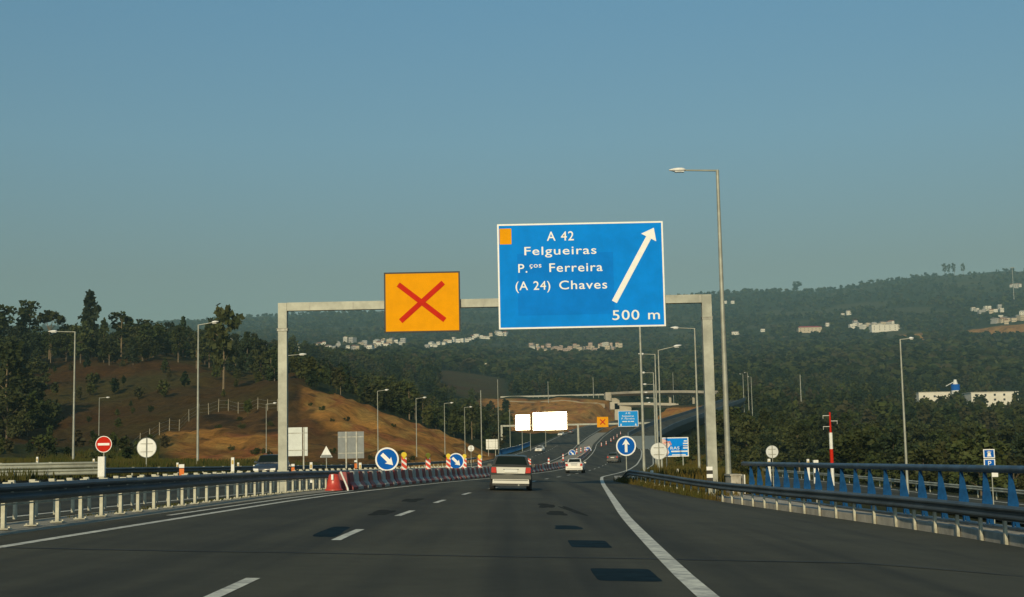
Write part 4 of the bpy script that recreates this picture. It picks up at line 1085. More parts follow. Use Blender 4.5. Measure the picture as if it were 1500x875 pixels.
            rm.sweep(rr, closed=True, caps=True); rm.build('rim', galv_dull, wo)
        # mirrors
        MB().box((s_ * (hw + .06), .55, .99 * hs), (.17, .10, .12)).build('mirror', paint, t)
        yr = -L / 2 - .002
        lt = MB(); zr_ = (.81 if boot else .80) * hs
        lt.prism([(s_ * hw * .68, zr_ - .11), (s_ * hw * .92, zr_ - .10), (s_ * hw * .92, zr_ + .11), (s_ * hw * .70, zr_ + .11)], yr - .012, yr + .14); lt.build('tail_light', tail, t)
        fl = MB(); yf_ = L / 2 + .004
        fl.prism([(s_ * hw * .42, .54), (s_ * hw * .80, .56), (s_ * hw * .82, .70), (s_ * hw * .45, .68)], yf_ - .12, yf_ + .012); fl.build('headlight', headl, t)
    bp_ = bumper or paint
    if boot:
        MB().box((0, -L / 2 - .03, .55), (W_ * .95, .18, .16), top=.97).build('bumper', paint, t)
        MB().box((0, -L / 2 - .045, .38), (W_ * .86, .17, .17), top=.98).build('bumper_panel', bp_, t)  # lower bumper band, coloured brighter to stand for sun glint
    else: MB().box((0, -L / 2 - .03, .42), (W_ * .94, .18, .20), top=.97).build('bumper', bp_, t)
    MB().box((0, -L / 2 - .01, .27), (W_ * .86, .12, .12)).build('bumper_skirt', dark_trim, t)
    MB().box((0, L / 2 + .0, .40), (W_ * .90, .16, .20), top=.97).build('bumper', bp_, t)
    MB().box((0, L / 2 + .06, .56), (W_ * .36, .05, .09)).build('grille', dark_trim, t)
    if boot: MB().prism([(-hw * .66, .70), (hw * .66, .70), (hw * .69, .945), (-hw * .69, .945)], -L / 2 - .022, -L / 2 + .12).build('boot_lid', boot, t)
    MB().box((0, -L / 2 - .035, .80 if boot else .76), (.52, .04, .12)).build('number_plate', plate, t)
    MB().box((0, -L / 2 - .0, .86), (.62, .06, .03)).build('boot_handle', dark_trim, t)
    MB().box((0, L / 2 + .085, .42), (.50, .03, .11)).build('number_plate', plate, t)
    MB().tube((.32, -L / 2 - .10, .24), (.32, -L / 2 + .2, .24), .035, n=8).build('exhaust', galv, t)
    MB().box((0, -L / 2 - .124, .425), (W_ * .80, .01, .03)).build('bumper_strip', dark_trim, t)
    return t
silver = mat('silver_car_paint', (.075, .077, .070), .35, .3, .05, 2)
silver_glint = mat('silver_with_sun_glint', (.62, .61, .56), .35, .1, .05, 2)  # brighter silver paints the sun's glint onto boot lid and bumper
whitec = mat('white_car_paint', (.80, .77, .70), .30)
navy = mat('dark_blue_car_paint', (.03, .045, .07), .25)
redc = mat('red_car_paint', (.35, .03, .02), .3)
greyc = mat('grey_car_paint', (.10, .10, .10), .3)
yelc = mat('yellow_works_paint', (.62, .36, .02), .5)
p = at_z(748, 57.5, 0)
car('silver saloon car driving ahead in the middle of the road with red tail lights', p.x, 60.0, sz(p.x, 60), silver, 1.72, 4.35, 1.45, 'hatch', bumper=silver_glint, tilt=CR(60) + 0, boot=silver_glint)
p = at_z(843, 134, 0)
car('white car further ahead in the right lane, seen from behind', p.x, 134.0, sz(p.x, 134), whitec, 1.66, 4.2, 1.36, 'sedan', rz=-.10)
p = at_z(398, 96, .6)
car('dark oncoming car with pale bumper just left of the gantry post', p.x, 96.0, sz(p.x, 96), navy, 1.80, 4.4, 1.60, 'van', rear=False, bumper=whitec, rz=-.05)
for px_, d_, m, rr, lb in ((791, 330, whitec, False, 'small white oncoming car below the dazzling sign'), (822, 520, whitec, False, 'tiny white oncoming car beyond the far gantry'), (837, 545, greyc, True, 'tiny dark car beside the white one beyond the far gantry'),
                           (900, 215, greyc, True, 'small dark car with bright rear below the straight-ahead arrow sign'), (947, 470, whitec, True, 'tiny white car beside the pole row under the far blue sign'), (934, 560, yelc, True, 'tiny yellow works vehicle under the far blue sign')):
    x = at_z(px_, d_, float(ZR(d_))).x
    car(lb, x, d_, sz(x, d_), m, 1.75, 4.3, 1.45, 'hatch', rear=rr, rz=-.2 if d_ < 400 else -.25, cat='works vehicle' if m is yelc else 'car', name='works_vehicle' if m is yelc else 'car')

# ------------------------------------------------------------------ flyovers in the distance
def deck(name, label, pts_, w, th, m, cat='flyover', para=1.0, piers=(), lampn=0):
    """pts: (px, py, d) along the near edge of the deck's top"""
    P = [pt(*q) for q in pts_]
    n = 28; seg = []
    L = [0]
    for a, c in zip(P, P[1:]): L.append(L[-1] + (c - a).length)
    for s_ in np.linspace(0, L[-1], n):
        seg.append(Vector((np.interp(s_, L, [q.x for q in P]), np.interp(s_, L, [q.y for q in P]), np.interp(s_, L, [q.z for q in P]))))
    for _ in range(3): seg = [seg[0]] + [(a + b_ * 2 + c) / 4 for a, b_, c in zip(seg, seg[1:], seg[2:])] + [seg[-1]]
    t = empty(name, (P[0].x, P[0].y, 0), label, cat); o_ = t.location.copy()
    r1, r2, r3 = [], [], []
    for i, q in enumerate(seg):
        a = seg[max(0, i - 1)]; c = seg[min(n - 1, i + 1)]; tg = (c - a).normalized(); nr = Vector((-tg.y, tg.x, 0)).normalized()
        q = q - o_
        if nr.y < 0: nr = -nr
        r1.append([q, q + nr * w, q + nr * (w - .6) - Vector((0, 0, th * .35)), q + nr * (w * .7) - Vector((0, 0, th)), q + nr * (w * .3) - Vector((0, 0, th)), q + nr * .6 - Vector((0, 0, th * .35))])
        r2.append([q - Vector((0, 0, .35)), q + Vector((0, 0, para)), q + nr * .3 + Vector((0, 0, para)), q + nr * .3 + Vector((0, 0, .002))])
        r3.append([q + nr * w - Vector((0, 0, .3)), q + nr * w + Vector((0, 0, para)), q + nr * (w + .3) + Vector((0, 0, para)), q + nr * (w + .3) - Vector((0, 0, .3))])
    MB().sweep(r1, closed=True, caps=True).build('deck', m, t)
    r4 = [[a[0] + (a[1] - a[0]) * .05 + Vector((0, 0, .03)), a[0] + (a[1] - a[0]) * .95 + Vector((0, 0, .03))] for a in r1]
    MB().sweep(r4).build('carriageway', asph, t)
    MB().sweep(r2, closed=True, caps=True).build('parapet', m, t); MB().sweep(r3, closed=True, caps=True).build('parapet', m, t)
    for px_ in piers:
        q = min(seg, key=lambda s_: abs(project(s_)[0] - px_)); 
        i = seg.index(q); a = seg[max(0, i - 1)]; c = seg[min(n - 1, i + 1)]; tg = (c - a).normalized(); nr = Vector((-tg.y, tg.x, 0)).normalized()
        if nr.y < 0: nr = -nr
        f_ = q + nr * w / 2 - o_; zg = gz(f_.x + o_.x, f_.y + o_.y)
        MB().tube((f_.x, f_.y, zg - 1), (f_.x, f_.y, f_.z - th), .8, n=12).build('pier', conc_far, t)
        MB().box((f_.x, f_.y, f_.z - th - .5), (2.4, 2.4, .7)).build('pier_cap', conc_far, t)
    return t
deck('flyover', 'long upper flyover deck curving across the motorway in the distance', [(888, 577.5, 850), (930, 575.5, 815), (985, 574.5, 790), (1035, 575, 770), (1070, 579, 740), (1095, 590, 700)], 10, 1.5, conc_far, piers=(974, 1007))
deck('flyover', 'lower pale flyover deck under the upper one', [(896, 593, 770), (940, 592.5, 765), (990, 593.5, 760)], 9, 1.5, conc_far, piers=(980,), para=1.0)
b = MB()
p = pt(912, 598, 772); b.box((p.x, p.y, p.z - 2), (9, 6, 9)); p2 = pt(900, 592, 772); b.box((p2.x, p2.y, p2.z - 1), (5, 6, 4))
tag(b.build('abutment', conc_far), 'pale concrete abutment wall at the left end of the lower flyover', 'abutment')
p = pt(891, 580, 846); tag(MB().box((0, 0, 0), (3.5, 9, 6)).box((4, 0, -2), (5, 9, 3)).build('abutment', conc_far, loc=(p.x, p.y + 3, p.z - 1)), 'small pale abutment at the left end of the upper flyover', 'abutment')
# ramp with blue-grey side wall climbing to the right
bw = mat('blue_grey_viaduct_side', (.07, .10, .125), .6, .1, .2, .15)
deck('ramp_bridge', 'ramp with blue-grey sides climbing to the right behind the direction board', [(966, 638, 345), (982, 628, 362), (1004, 619, 392), (1035, 608, 440), (1062, 598, 480), (1092, 586, 540)], 7.5, 3.2, bw, cat='ramp bridge', para=.9, piers=(1000, 1050))
# parapet along the cross road on the embankment at left
seg = []
t = empty('guardrail', (pt(735, 581, 856).x, 856, 0), 'thin pale rail of the cross road above the orange bank', 'guardrail'); o_ = t.location.copy()
rows = []
for px_ in range(733, 886, 8):
    q = pt(px_, 583.0 - (px_ - 733) * .025, 856)
    q = q - o_; rows.append([q, q + Vector((0, 0, .9)), q + Vector((0, .3, .9)), q + Vector((0, .3, 0))])
    MB().box((q.x, q.y + .15, q.z - 1.4), (.2, .2, 3.2)).build('post', galv, t)
MB().sweep(rows, closed=True, caps=True).build('beam', mat('far_pale_rail', (.40, .39, .33), .6), t)
# low blue parapet left of the oncoming lanes far ahead
t = empty('bridge_parapet', (float(XL(350)) - OPP - 1, 350, 0), 'far little blue parapet left of the oncoming lanes', 'parapet'); o_ = t.location.copy()
fx = lambda y: float(XL(y)) - OPP - .9
zz_ = lambda y: sz(fx(y), y)
tubing(fx, lambda y: zz_(y) + 1.2, 300, 420, .10, bluerail, 'handrail', t, o_, step=6)
fb_me = MB().box((0, 0, .6), (.45, .08, 1.2)).mesh('blade_post', bluep)
for y in range(302, 420, 4): inst('blade_post', fb_me, t, (fx(y) - o_.x, y - o_.y, zz_(y)))

# ------------------------------------------------------------------ fence on the slope
gp = MB().tube((0, 0, -.4), (0, 0, 2.1), .07, .06, 6); gp_me = gp.mesh('fence_post', mat('pale_timber_post', (.34, .30, .22), .8, 0, .2, 2))
t = empty('wire_fence', (0, 0, 0), 'line of pale posts with thin wires along the top of the brown earth bank', 'fence')
pp = []
for k_ in range(18):
    px_ = 176 + k_ * 14.4
    d_ = np.interp(px_, [176, 205, 240, 290, 330, 425], [205, 220, 238, 256, 262, 252])
    q = at_z(px_, d_, 8); zz = gz(q.x, d_); q = at_z(px_, d_, zz); pp.append(Vector((q.x, d_, gz(q.x, d_))))
t.location = pp[0]
for q in pp: inst('fence_post', gp_me, t, q - pp[0], (rnd.uniform(-.05, .05), rnd.uniform(-.05, .05), 0))
for h in (.5, 1.1, 1.8):
    b = MB()
    for a, c in zip(pp, pp[1:]): b.tube(a - pp[0] + Vector((0, 0, h)), c - pp[0] + Vector((0, 0, h)), .012, n=4, caps=False)
    b.build('wire', galv_dull, t)

# ------------------------------------------------------------------ houses
wall_ms = [mat('white_render', (.74, .70, .60), .8, 0, .08, .3), mat('cream_render', (.55, .46, .33), .8, 0, .08, .3), mat('grey_render', (.42, .40, .37), .8, 0, .08, .3), mat('pinkish_render', (.52, .38, .30), .8, 0, .08, .3)]
roof_ms = [mat('terracotta_roof', (.28, .11, .06), .8, 0, .2, .5), mat('dark_roof', (.14, .11, .10), .8), mat('red_metal_roof', (.55, .035, .03), .5), mat('pale_roof', (.45, .43, .38), .7)]
win = mat('dark_window_glass', (.03, .035, .04), .2)
def hit(px, py, d0=1300., d1=4800.):
    ds = np.arange(d0, d1, 8.0); v = ray(px, py)
    zz = ground(v.x / v.y * ds, ds); lz = EYE + v.z / v.y * ds
    k_ = np.nonzero(zz >= lz)[0]
    return float(ds[k_[0]]) if len(k_) else None
BOX = []
def house(label, px, py, d, wpx, hpx, wm=0, rm=0, dep=9., rz=0., flat=False, group=None, cat='house', nwin=3):
    if d > 1500:
        hd = hit(px, py + 1)
        if hd and 1500 < hd < 4200: d = hd
    BOX.append((px, py, wpx, hpx, d))
    s = F / d; p = pt(px, py, d); w, h = wpx / s, hpx / s
    zg = min(gz(p.x, d), p.z)
    z = p.z
    t = empty('house', (p.x, d, z), label, cat, group, rz)
    wh = h * (.94 if flat else .70)
    MB().box((0, 0, wh / 2 - 2.5), (w, dep, wh + 5)).build('wall', wall_ms[wm], t)
    if flat: MB().box((0, 0, wh + h * .03), (w * 1.03, dep * 1.03, h * .06)).build('roof', roof_ms[rm], t)
    else:
        b = MB(); a, c = w / 2 * 1.07, dep / 2 * 1.07
        b.add([(-a, -c, wh), (a, -c, wh), (a, c, wh), (-a, c, wh), (-a * .72, 0, h), (a * .72, 0, h)], [(0, 1, 5, 4), (2, 3, 4, 5), (0, 4, 3), (1, 2, 5), (3, 2, 1, 0)])
        b.build('roof', roof_ms[rm], t)
    for k_ in range(nwin):
        for fl in range(max(1, int(wh / 3))):
            MB().box(((k_ + .5) / nwin * w - w / 2, -dep / 2 - .02, 1.5 + fl * 3), (min(1.3, w / nwin * .45), .1, 1.3)).build('window', win, t)
    return t
ORD = 'first second third fourth fifth sixth seventh eighth ninth tenth eleventh twelfth thirteenth fourteenth fifteenth sixteenth seventeenth eighteenth nineteenth twentieth twenty-first twenty-second twenty-third twenty-fourth twenty-fifth twenty-sixth twenty-seventh twenty-eighth twenty-ninth thirtieth'.split()
def cluster(region, x0, x1, yfun, n, d, w=(5, 10), h=(4, 7), spread=4, wms=(0, 0, 0, 1, 2), rms=(0, 1, 3), dj=120):
    for k_ in range(n):
        px_ = x0 + (x1 - x0) * (k_ + rnd.random() * .9) / n; py_ = yfun(px_) + rnd.uniform(-spread, spread)
        wm = rnd.choice(wms); rm = rnd.choice(rms)
        house('small ' + ['white', 'cream', 'grey', 'pinkish'][wm] + ' house, ' + ORD[k_] + ' from the left ' + region, px_, py_, d + rnd.uniform(-dj, dj), rnd.uniform(*w), rnd.uniform(*h), wm, rm, dep=rnd.uniform(8, 13), rz=rnd.uniform(-.5, .5), flat=rnd.random() < .35, group=['white', 'cream', 'grey', 'pinkish'][wm] + ' houses ' + region)
cluster('just right of the left gantry post', 380, 500, lambda x: 511 - (x - 380) * .01, 26, 2350, (4, 10), (4, 7), 4)
cluster('below the amber cross sign', 505, 592, lambda x: 507, 20, 2350, (4, 9), (4, 8), 6)
cluster('climbing towards the large blue sign', 625, 745, lambda x: 508 - (x - 625) * .15, 22, 2450, (4, 8), (3.5, 6.5), 3)
cluster('below the large blue sign', 775, 912, lambda x: 512 - (x - 775) * .02, 30, 2350, (3.5, 8), (3.5, 6), 4, wms=(0, 1, 3, 3))
cluster('left of the ochre cutting', 1244, 1318, lambda x: 478, 16, 2350, (4, 10), (3.5, 7), 5)
cluster('high on the right edge', 1424, 1470, lambda x: 456, 10, 2600, (4, 9), (4, 7), 3.5)
cluster('stepping up beside the right edge', 1458, 1500, lambda x: 474 - (x - 1458) * .2, 11, 2500, (5, 10), (5, 8), 5, wms=(1, 1, 0, 2))
cluster('by the skyline at the right edge', 1478, 1497, lambda x: 420, 3, 3000, (5, 9), (4, 6), 2)
for px_, py_, w_, h_, lb in ((338, 500, 9, 7, 'white house glimpsed between the hill trees and the gantry'), (1062, 444, 5, 4, 'white dot of a house left on the hillside above the tall lamp post'), (1073, 444, 5, 4, 'white dot of a house right beside the first above the lamp post'), (1077, 490, 11, 5, 'pale house just right of the tall lamp post'), (1117, 486, 6, 5, 'lone white house among the woods right of the lamp post'), (1212, 477, 6, 5, 'lone white house right of the red roofed hall'), (1234, 462, 5, 3.5, 'small white house left of a pair above the village'), (1243, 460, 7, 6, 'white house right of a pair above the village'), (712, 534, 8, 3, 'small white shed in the woods above the field'), (684, 500, 6, 5, 'white house on the slope under the large sign corner')):
    house(lb, px_, py_, 2350, w_, h_, 0, 1)
house('long hall with a bright red roof on the right hillside', 1185, 486, 2300, 34, 8, 1, 2, dep=25, cat='hall', nwin=6)
house('wide pale block with dark openings at the left of the ochre cutting', 1294, 485, 2280, 38, 9, 0, 3, dep=20, flat=True, cat='building', nwin=5)
house('long white factory with dark gaps among the trees at right', 1450, 590, 900, 68, 15, 0, 3, dep=20, flat=True, cat='factory', nwin=5)
house('narrow white factory wing left of the blue silo', 1364, 585, 905, 46, 10, 0, 3, dep=16, flat=True, cat='factory', nwin=3)
p = pt(1400, 575, 890); t = empty('silo', (p.x, 890, p.z - 6), 'blue and white silo rising above the factory', 'silo')
MB().tube((0, 0, 0), (0, 0, 6 + 1.2), 2.6, n=16).build('silo_body', white_p, t); MB().tube((0, 0, 7.2), (0, 0, 11), 2.7, n=16).build('blue_band', blue_s2, t); MB().tube((0, 0, 11), (0, 0, 14), 1.6, .8, n=16).tube((0, 0, 13), (-6, 0, 10), .25, n=6).build('hopper', white_p, t)

# ------------------------------------------------------------------ trees
bark = mat('bark', (.11, .085, .055), .9, 0, .3, 2)
palebark = mat('pale_eucalyptus_bark', (.20, .15, .09), .9, 0, .3, 2)
def foliage(name, a, b_, scale=.5):
    m = mat(name, a, .75, 0, 0, scale, col2=b_, objvar=.30, spec=.25)
    return m
fol = [foliage('dark_green_leaves', (.020, .032, .006), (.038, .046, .010)), foliage('olive_green_leaves', (.034, .046, .012), (.055, .058, .016)), foliage('deep_pine_needles', (.013, .025, .010), (.026, .038, .013))]
def leaf_cloud(blobs, per, size, rs, flat=.75):
    """many small leaf faces spread through uneven clumps; returns vertices and quads"""
    V = []
    for (c, r) in blobs:
        k_ = max(4, int(per * r[0] * r[2] / 1.6))
        u = rs.normal(size=(k_, 3)); u /= np.linalg.norm(u, axis=1)[:, None]
        rr = rs.rand(k_) ** .45
        P = np.array(c) + u * rr[:, None] * np.array(r)
        a = rs.normal(size=(k_, 3)); a /= np.linalg.norm(a, axis=1)[:, None]
        b_ = np.cross(a, rs.normal(size=(k_, 3))); b_ /= np.linalg.norm(b_, axis=1)[:, None]
        s_ = size * (.6 + .8 * rs.rand(k_))[:, None]
        V.append(np.stack([P - a * s_, P - b_ * s_ * flat, P + a * s_, P + b_ * s_ * flat], 1))
    V = np.concatenate(V); n = len(V)
    return V.reshape(-1, 3), np.arange(4 * n).reshape(n, 4)
def tree_proto(kind, seed, leafm, size=.45, per=60):
    """unit about 10 m tall: crown mesh, trunk mesh"""
    rs = np.random.RandomState(seed); blobs = []; tb = MB(); H = 10.0
    limb = []
    if kind == 'euc':       # tall airy column, bare lower trunk
        for k_ in range(22):
            z = 3.6 + 6.2 * (k_ / 21.0) ** .9; R_ = 1.7 * math.sin(math.pi * min(1, (z - 2.6) / 8.0)) ** .7 + .25
            a = rs.rand() * 6.28; q = R_ * (.35 + .65 * rs.rand())
            blobs.append(((q * math.cos(a), q * math.sin(a), z + rs.uniform(-.3, .3)), (rs.uniform(.5, .95),) * 2 + (rs.uniform(.5, 1.0),))); limb.append((z - 1.2, blobs[-1][0]))
        tr = .16
    elif kind == 'cone':    # wide based dark cone
        for k_ in range(34):
            f = (k_ / 33.0); z = 1.4 + 8.2 * f; R_ = 2.9 * (1 - f) ** .8 + .15
            a = rs.rand() * 6.28; q = R_ * (.3 + .7 * rs.rand())
            blobs.append(((q * math.cos(a), q * math.sin(a), z), (rs.uniform(.6, 1.1) * (1.15 - .5 * f),) * 2 + (rs.uniform(.6, .9),))); limb.append((z - .4, blobs[-1][0]))
        tr = .2
    elif kind == 'umb':     # umbrella crown on bare stem
        for k_ in range(24):
            a = rs.rand() * 6.28; q = 2.6 * rs.rand() ** .6; z = 7.2 + 2.0 * math.cos(q / 2.9 * 1.5) * rs.uniform(.75, 1.1)
            blobs.append(((q * math.cos(a), q * math.sin(a), z), (rs.uniform(.6, 1.0),) * 2 + (rs.uniform(.45, .75),))); limb.append((5.5, blobs[-1][0]))
        tr = .16
    elif kind == 'round':
        for k_ in range(30):
            a = rs.rand() * 6.28; z = 1.6 + 7.6 * rs.rand(); R_ = 3.1 * math.sqrt(max(.04, 1 - ((z - 5.2) / 4.6) ** 2)); q = R_ * rs.rand() ** .5
            blobs.append(((q * math.cos(a), q * math.sin(a), z), (rs.uniform(.8, 1.35),) * 2 + (rs.uniform(.7, 1.1),))); limb.append((z * .55, blobs[-1][0]))
        tr = .2
    else:                   # bush
        for k_ in range(22):
            a = rs.rand() * 6.28; q = 4.2 * rs.rand() ** .6; z = rs.uniform(.8, 7.5) * (1 - q / 8)
            blobs.append(((q * math.cos(a), q * math.sin(a), z), (rs.uniform(1, 1.8),) * 2 + (rs.uniform(.9, 1.6),))); limb.append((.8, blobs[-1][0]))
        tr = .14
    V, Q = leaf_cloud(blobs, per, size, rs)
    top = 8.8 if kind in ('euc', 'cone') else 6.8
    if kind == 'bush': top = 3
    tb.tube((0, 0, -1.2), (.08, 0, top * .5), tr, tr * .7, 7, caps=False); tb.tube((.08, 0, top * .5), (0, .1, top), tr * .7, tr * .2, 7, caps=False)
    for z0, c in limb[::3]: tb.tube((.05, 0, max(.3, z0)), c, tr * .32, tr * .1, 4, caps=False)
    crown = np_mesh('crown', V, Q, leafm, False)
    trunk = tb.mesh('trunk', palebark if kind in ('euc', 'umb') else bark)
    return crown, trunk, V, Q
PR = {}
for i, (kd, lm) in enumerate((('euc', 1), ('euc', 0), ('cone', 2), ('cone', 0), ('umb', 0), ('round', 0), ('round', 1), ('round', 2), ('bush', 1), ('bush', 0))):
    PR.setdefault(kd, []).append(tree_proto(kd, 30 + i, fol[lm], .33 if kd != 'bush' else .42, 85 if kd != 'bush' else 30))
def tree(kind, px, d, h, label, group=None, wid=1.0, cat='tree', name='tree', X=None, sink=.0, var=None):
    x = X if X is not None else at_z(px, d, gz(at_z(px, d, 10).x, d)).x
    z = gz(x, d) - sink
    cr, tk, _, _ = PR[kind][(rnd.randrange(len(PR[kind])) if var is None else var)]
    t = empty(name, (x, d, z), label, cat, group, rz=rnd.random() * 6.28)
    s = h / 10.0
    t.scale = (s * wid, s * wid, s)
    inst('crown', cr, t); inst('trunk', tk, t)
    return t
def htop(px, d, ytop):
    x = at_z(px, d, 20).x
    return max(2, pt(px, ytop, d).z - gz(x, d))
NT = [(6, 470, 452, 'euc', 1.3, 'tree at the far left edge of the hilltop'), (24, 455, 476, 'round', 1, 'dark round tree second from the left on the hilltop'), (43, 480, 446, 'euc', 1.2, 'slender eucalyptus left of the umbrella shaped tree'),
      (72, 480, 454, 'umb', 1.0, 'umbrella crowned tree on the hilltop above the left lamp post'), (97, 470, 480, 'round', 1, 'low round tree between umbrella tree and the tallest tree'), (131, 470, 428, 'cone', .95, 'tallest and broadest tree of the hilltop, a dark cone'),
      (118, 455, 470, 'round', 1, 'bushy tree at the left foot of the tallest one'), (152, 462, 468, 'cone', .8, 'pointed tree at the right foot of the tallest one'), (177, 480, 459, 'euc', 1.4, 'narrow eucalyptus right of the tallest tree'), (192, 470, 480, 'cone', .9, 'small dark pointed tree beside the narrow eucalyptus'),
      (212, 480, 471, 'euc', 1.6, 'left one of two round topped eucalypts on the hilltop'), (230, 475, 474, 'euc', 1.5, 'right one of two round topped eucalypts on the hilltop'), (249, 470, 486, 'round', .9, 'low dark tree right of the two eucalypts'), (268, 480, 465, 'cone', .8, 'pointed tree left of the long-armed lamp post'),
      (262, 465, 480, 'euc', 1.3, 'leafy eucalyptus touching the pointed tree left of the lamp'), (300, 470, 492, 'round', .9, 'round dark tree below the lamp head on the hilltop'), (314, 480, 470, 'euc', 1.2, 'eucalyptus just behind the long lamp arm'),
      (327, 330, 449, 'euc', .9, 'eucalyptus with a long bare pale trunk right of the long-armed lamp'), (345, 400, 500, 'cone', 1, 'dark cone right of the bare trunked eucalyptus'), (362, 420, 487, 'cone', 1, 'pointed tree standing against the village, left of the gantry post'),
      (382, 390, 506, 'round', 1, 'dark round tree next to the left gantry post'), (397, 370, 512, 'euc', 1.5, 'leafy tree partly behind the left gantry post'), (8, 300, 505, 'euc', 1.1, 'tall thin trunked tree in the dark grove at the left edge'), (18, 310, 520, 'euc', 1.2, 'second thin trunked tree in the dark grove at the left edge')]
for px_, d_, yt_, kd, wd, lb in NT:
    tree(kd, px_, d_, htop(px_, d_, yt_), lb, wid=wd)
def dshade(px): return 0
def scatter(n, pxr, dr, hr, kinds, label, group, wid=1.0, cond=None, cat='tree', name='tree', out=None):
    """even in the picture: distance drawn on a log scale"""
    k_ = 0; tries = 0
    while k_ < n and tries < n * 30:
        tries += 1
        px_ = rnd.uniform(*pxr); d_ = math.exp(rnd.uniform(math.log(dr[0]), math.log(dr[1])))
        x = (px_ - 750) * d_ / F
        if cond and not cond(px_, d_): continue
        if x > float(XL(d_)) - OPP - 4 and x < float(EE(d_)) + 3 and d_ < 860: continue
        if 955 < px_ < 1110 and 325 < d_ < 560: continue
        if 885 < px_ < 1110 and 690 < d_ < 880: continue
        if 22 < x < 36 and d_ < 215: continue
        out.append((d_, x, rnd.uniform(*hr), rnd.choice(kinds), label, group, wid, cat, name)); k_ += 1
F_ = []
def cr_d(px): return float(np.interp(px, [230, 330, 430, 500, 560, 620, 690, 722], [250, 268, 283, 292, 303, 315, 322, 322]))
scatter(95, (-60, 420), (425, 640), (7, 13), ['euc', 'cone', 'round', 'round'], 'dark tree in the wood along the top of the left hill', 'trees of the wood on the left hilltop', out=F_)
scatter(30, (-60, 60), (270, 430), (7, 12), ['round', 'euc', 'bush'], 'dark tree of the grove on the slope at the left edge', 'grove at the left edge', out=F_)
scatter(26, (60, 420), (330, 440), (2.5, 5.5), ['bush', 'round'], 'green shrub on the upper part of the brown slope', 'shrubs on the brown slope', cat='shrub', name='shrub', out=F_)
scatter(14, (40, 400), (250, 330), (1.5, 3.0), ['bush'], 'low dark shrub scattered low on the brown slope', 'low shrubs on the brown slope', cat='shrub', name='shrub', out=F_)
scatter(30, (-60, 240), (150, 235), (1.5, 3.2), ['bush'], 'green bush at the foot of the left slope behind the rails', 'bushes behind the rails at left', cat='shrub', name='shrub', out=F_)
scatter(55, (400, 600), (300, 420), (3.2, 6.2), ['round', 'round', 'euc', 'cone'], 'dark tree standing behind the crest of the orange cutting', 'trees behind the orange cutting', cond=lambda p, d: d > cr_d(p) + 8, out=F_)
scatter(62, (560, 725), (300, 520), (5, 9.5), ['round', 'round', 'euc', 'cone'], 'dark tree standing behind the crest of the orange cutting', 'trees behind the orange cutting', cond=lambda p, d: d > cr_d(p) + 10, out=F_)
scatter(60, (1060, 1600), (125, 240), (4, 7.5), ['round', 'bush', 'round'], 'dark green tree of the thicket right behind the parapet', 'thicket behind the parapet', out=F_)
scatter(150, (1055, 1600), (240, 480), (6, 10), ['round', 'round', 'euc', 'cone'], 'dark green tree in the dense wood right of the road', 'dense wood right of the road', out=F_)
scatter(24, (985, 1075), (135, 320), (2.0, 3.5), ['bush'], 'ochre green bush on the right verge by the gantry post', 'bushes on the right verge', cat='shrub', name='shrub', out=F_)
scatter(190, (430, 740), (440, 1000), (4.5, 9), ['round', 'euc', 'cone'], 'm', '', cond=lambda p, d: not (p > 600 and d > 800) and not (p < 505 and d > 600), out=F_)
scatter(700, (1050, 1600), (480, 1150), (8, 13), ['round', 'euc', 'cone', 'round'], 'm', '', out=F_)
scatter(380, (-60, 430), (640, 1300), (7, 12), ['round', 'cone'], 'm', '', out=F_)
scatter(500, (620, 1100), (885, 1300), (7, 12), ['round', 'cone', 'euc'], 'm', '', cond=lambda p, d: p > 745 or d > 1250, out=F_)
scatter(400, (440, 640), (900, 1350), (7, 12), ['round', 'cone', 'euc'], 'm', '', out=F_)
scatter(26, (300, 700), (190, 300), (.8, 1.8), ['bush'], 'low scrub on the bare earth cutting', 'scrub on the earth cutting', cat='shrub', name='shrub', out=F_)
SCR = [a for a in F_ if a[5] == 'scrub on the earth cutting']; F_ = [a for a in F_ if a[5] != 'scrub on the earth cutting']
F_.sort(key=lambda a: -a[2] / a[0])
def xin(a): return -40 < 750 + F * a[1] / a[0] < 1540
singles, mass = [], []
for a in F_:
    if a[4] != 'm' and len(singles) < 272 and xin(a): singles.append(a)
    else: mass.append(a)
TLM = [(6, 'at the left photo edge'), (50, 'left of the left lamp post'), (108, 'near the left lamp post'), (150, 'above the no-entry sign'), (215, 'above the round sign back'), (255, 'left of the long-armed lamp'), (290, 'by the long-armed lamp post'), (330, 'right of the long-armed lamp post'), (375, 'left of the left gantry post'), (415, 'behind the left gantry post'),
       (450, 'just right of the left gantry post'), (478, 'above the triangular sign'), (514, 'above the grey sign back'), (553, 'over the nearest keep-right sign'), (580, 'right of the nearest keep-right sign'), (610, 'over the second beacon'), (632, 'left of the second keep-right sign'), (652, 'over the second keep-right sign'), (681, 'above the small pale round sign'), (712, 'above the small ribbed board'),
       (1000, 'under the bent direction board'), (1045, 'by the right gantry post'), (1068, 'by the tall lamp post'), (1100, 'by the parapet end'), (1131, 'by the right round sign back'), (1173, 'below the grey pole'), (1217, 'by the red and white mast'), (1260, 'right of the mast'), (1295, 'left of the slim right lamp post'), (1324, 'by the slim right lamp post'), (1364, 'below the narrow factory wing'), (1400, 'below the silo'), (1430, 'left of the service sign'), (1455, 'behind the service sign'), (1490, 'at the right photo edge')]
for (d_, x, h, kd, lb, gr, wd, ct, nm) in SCR:
    u_ = 750 + F * x / d_
    tree(kd, 0, d_, h, 'low dark scrub bush on the bare earth cutting, ' + min(TLM, key=lambda q: abs(q[0] - u_))[1], gr, X=x, cat=ct, name=nm)
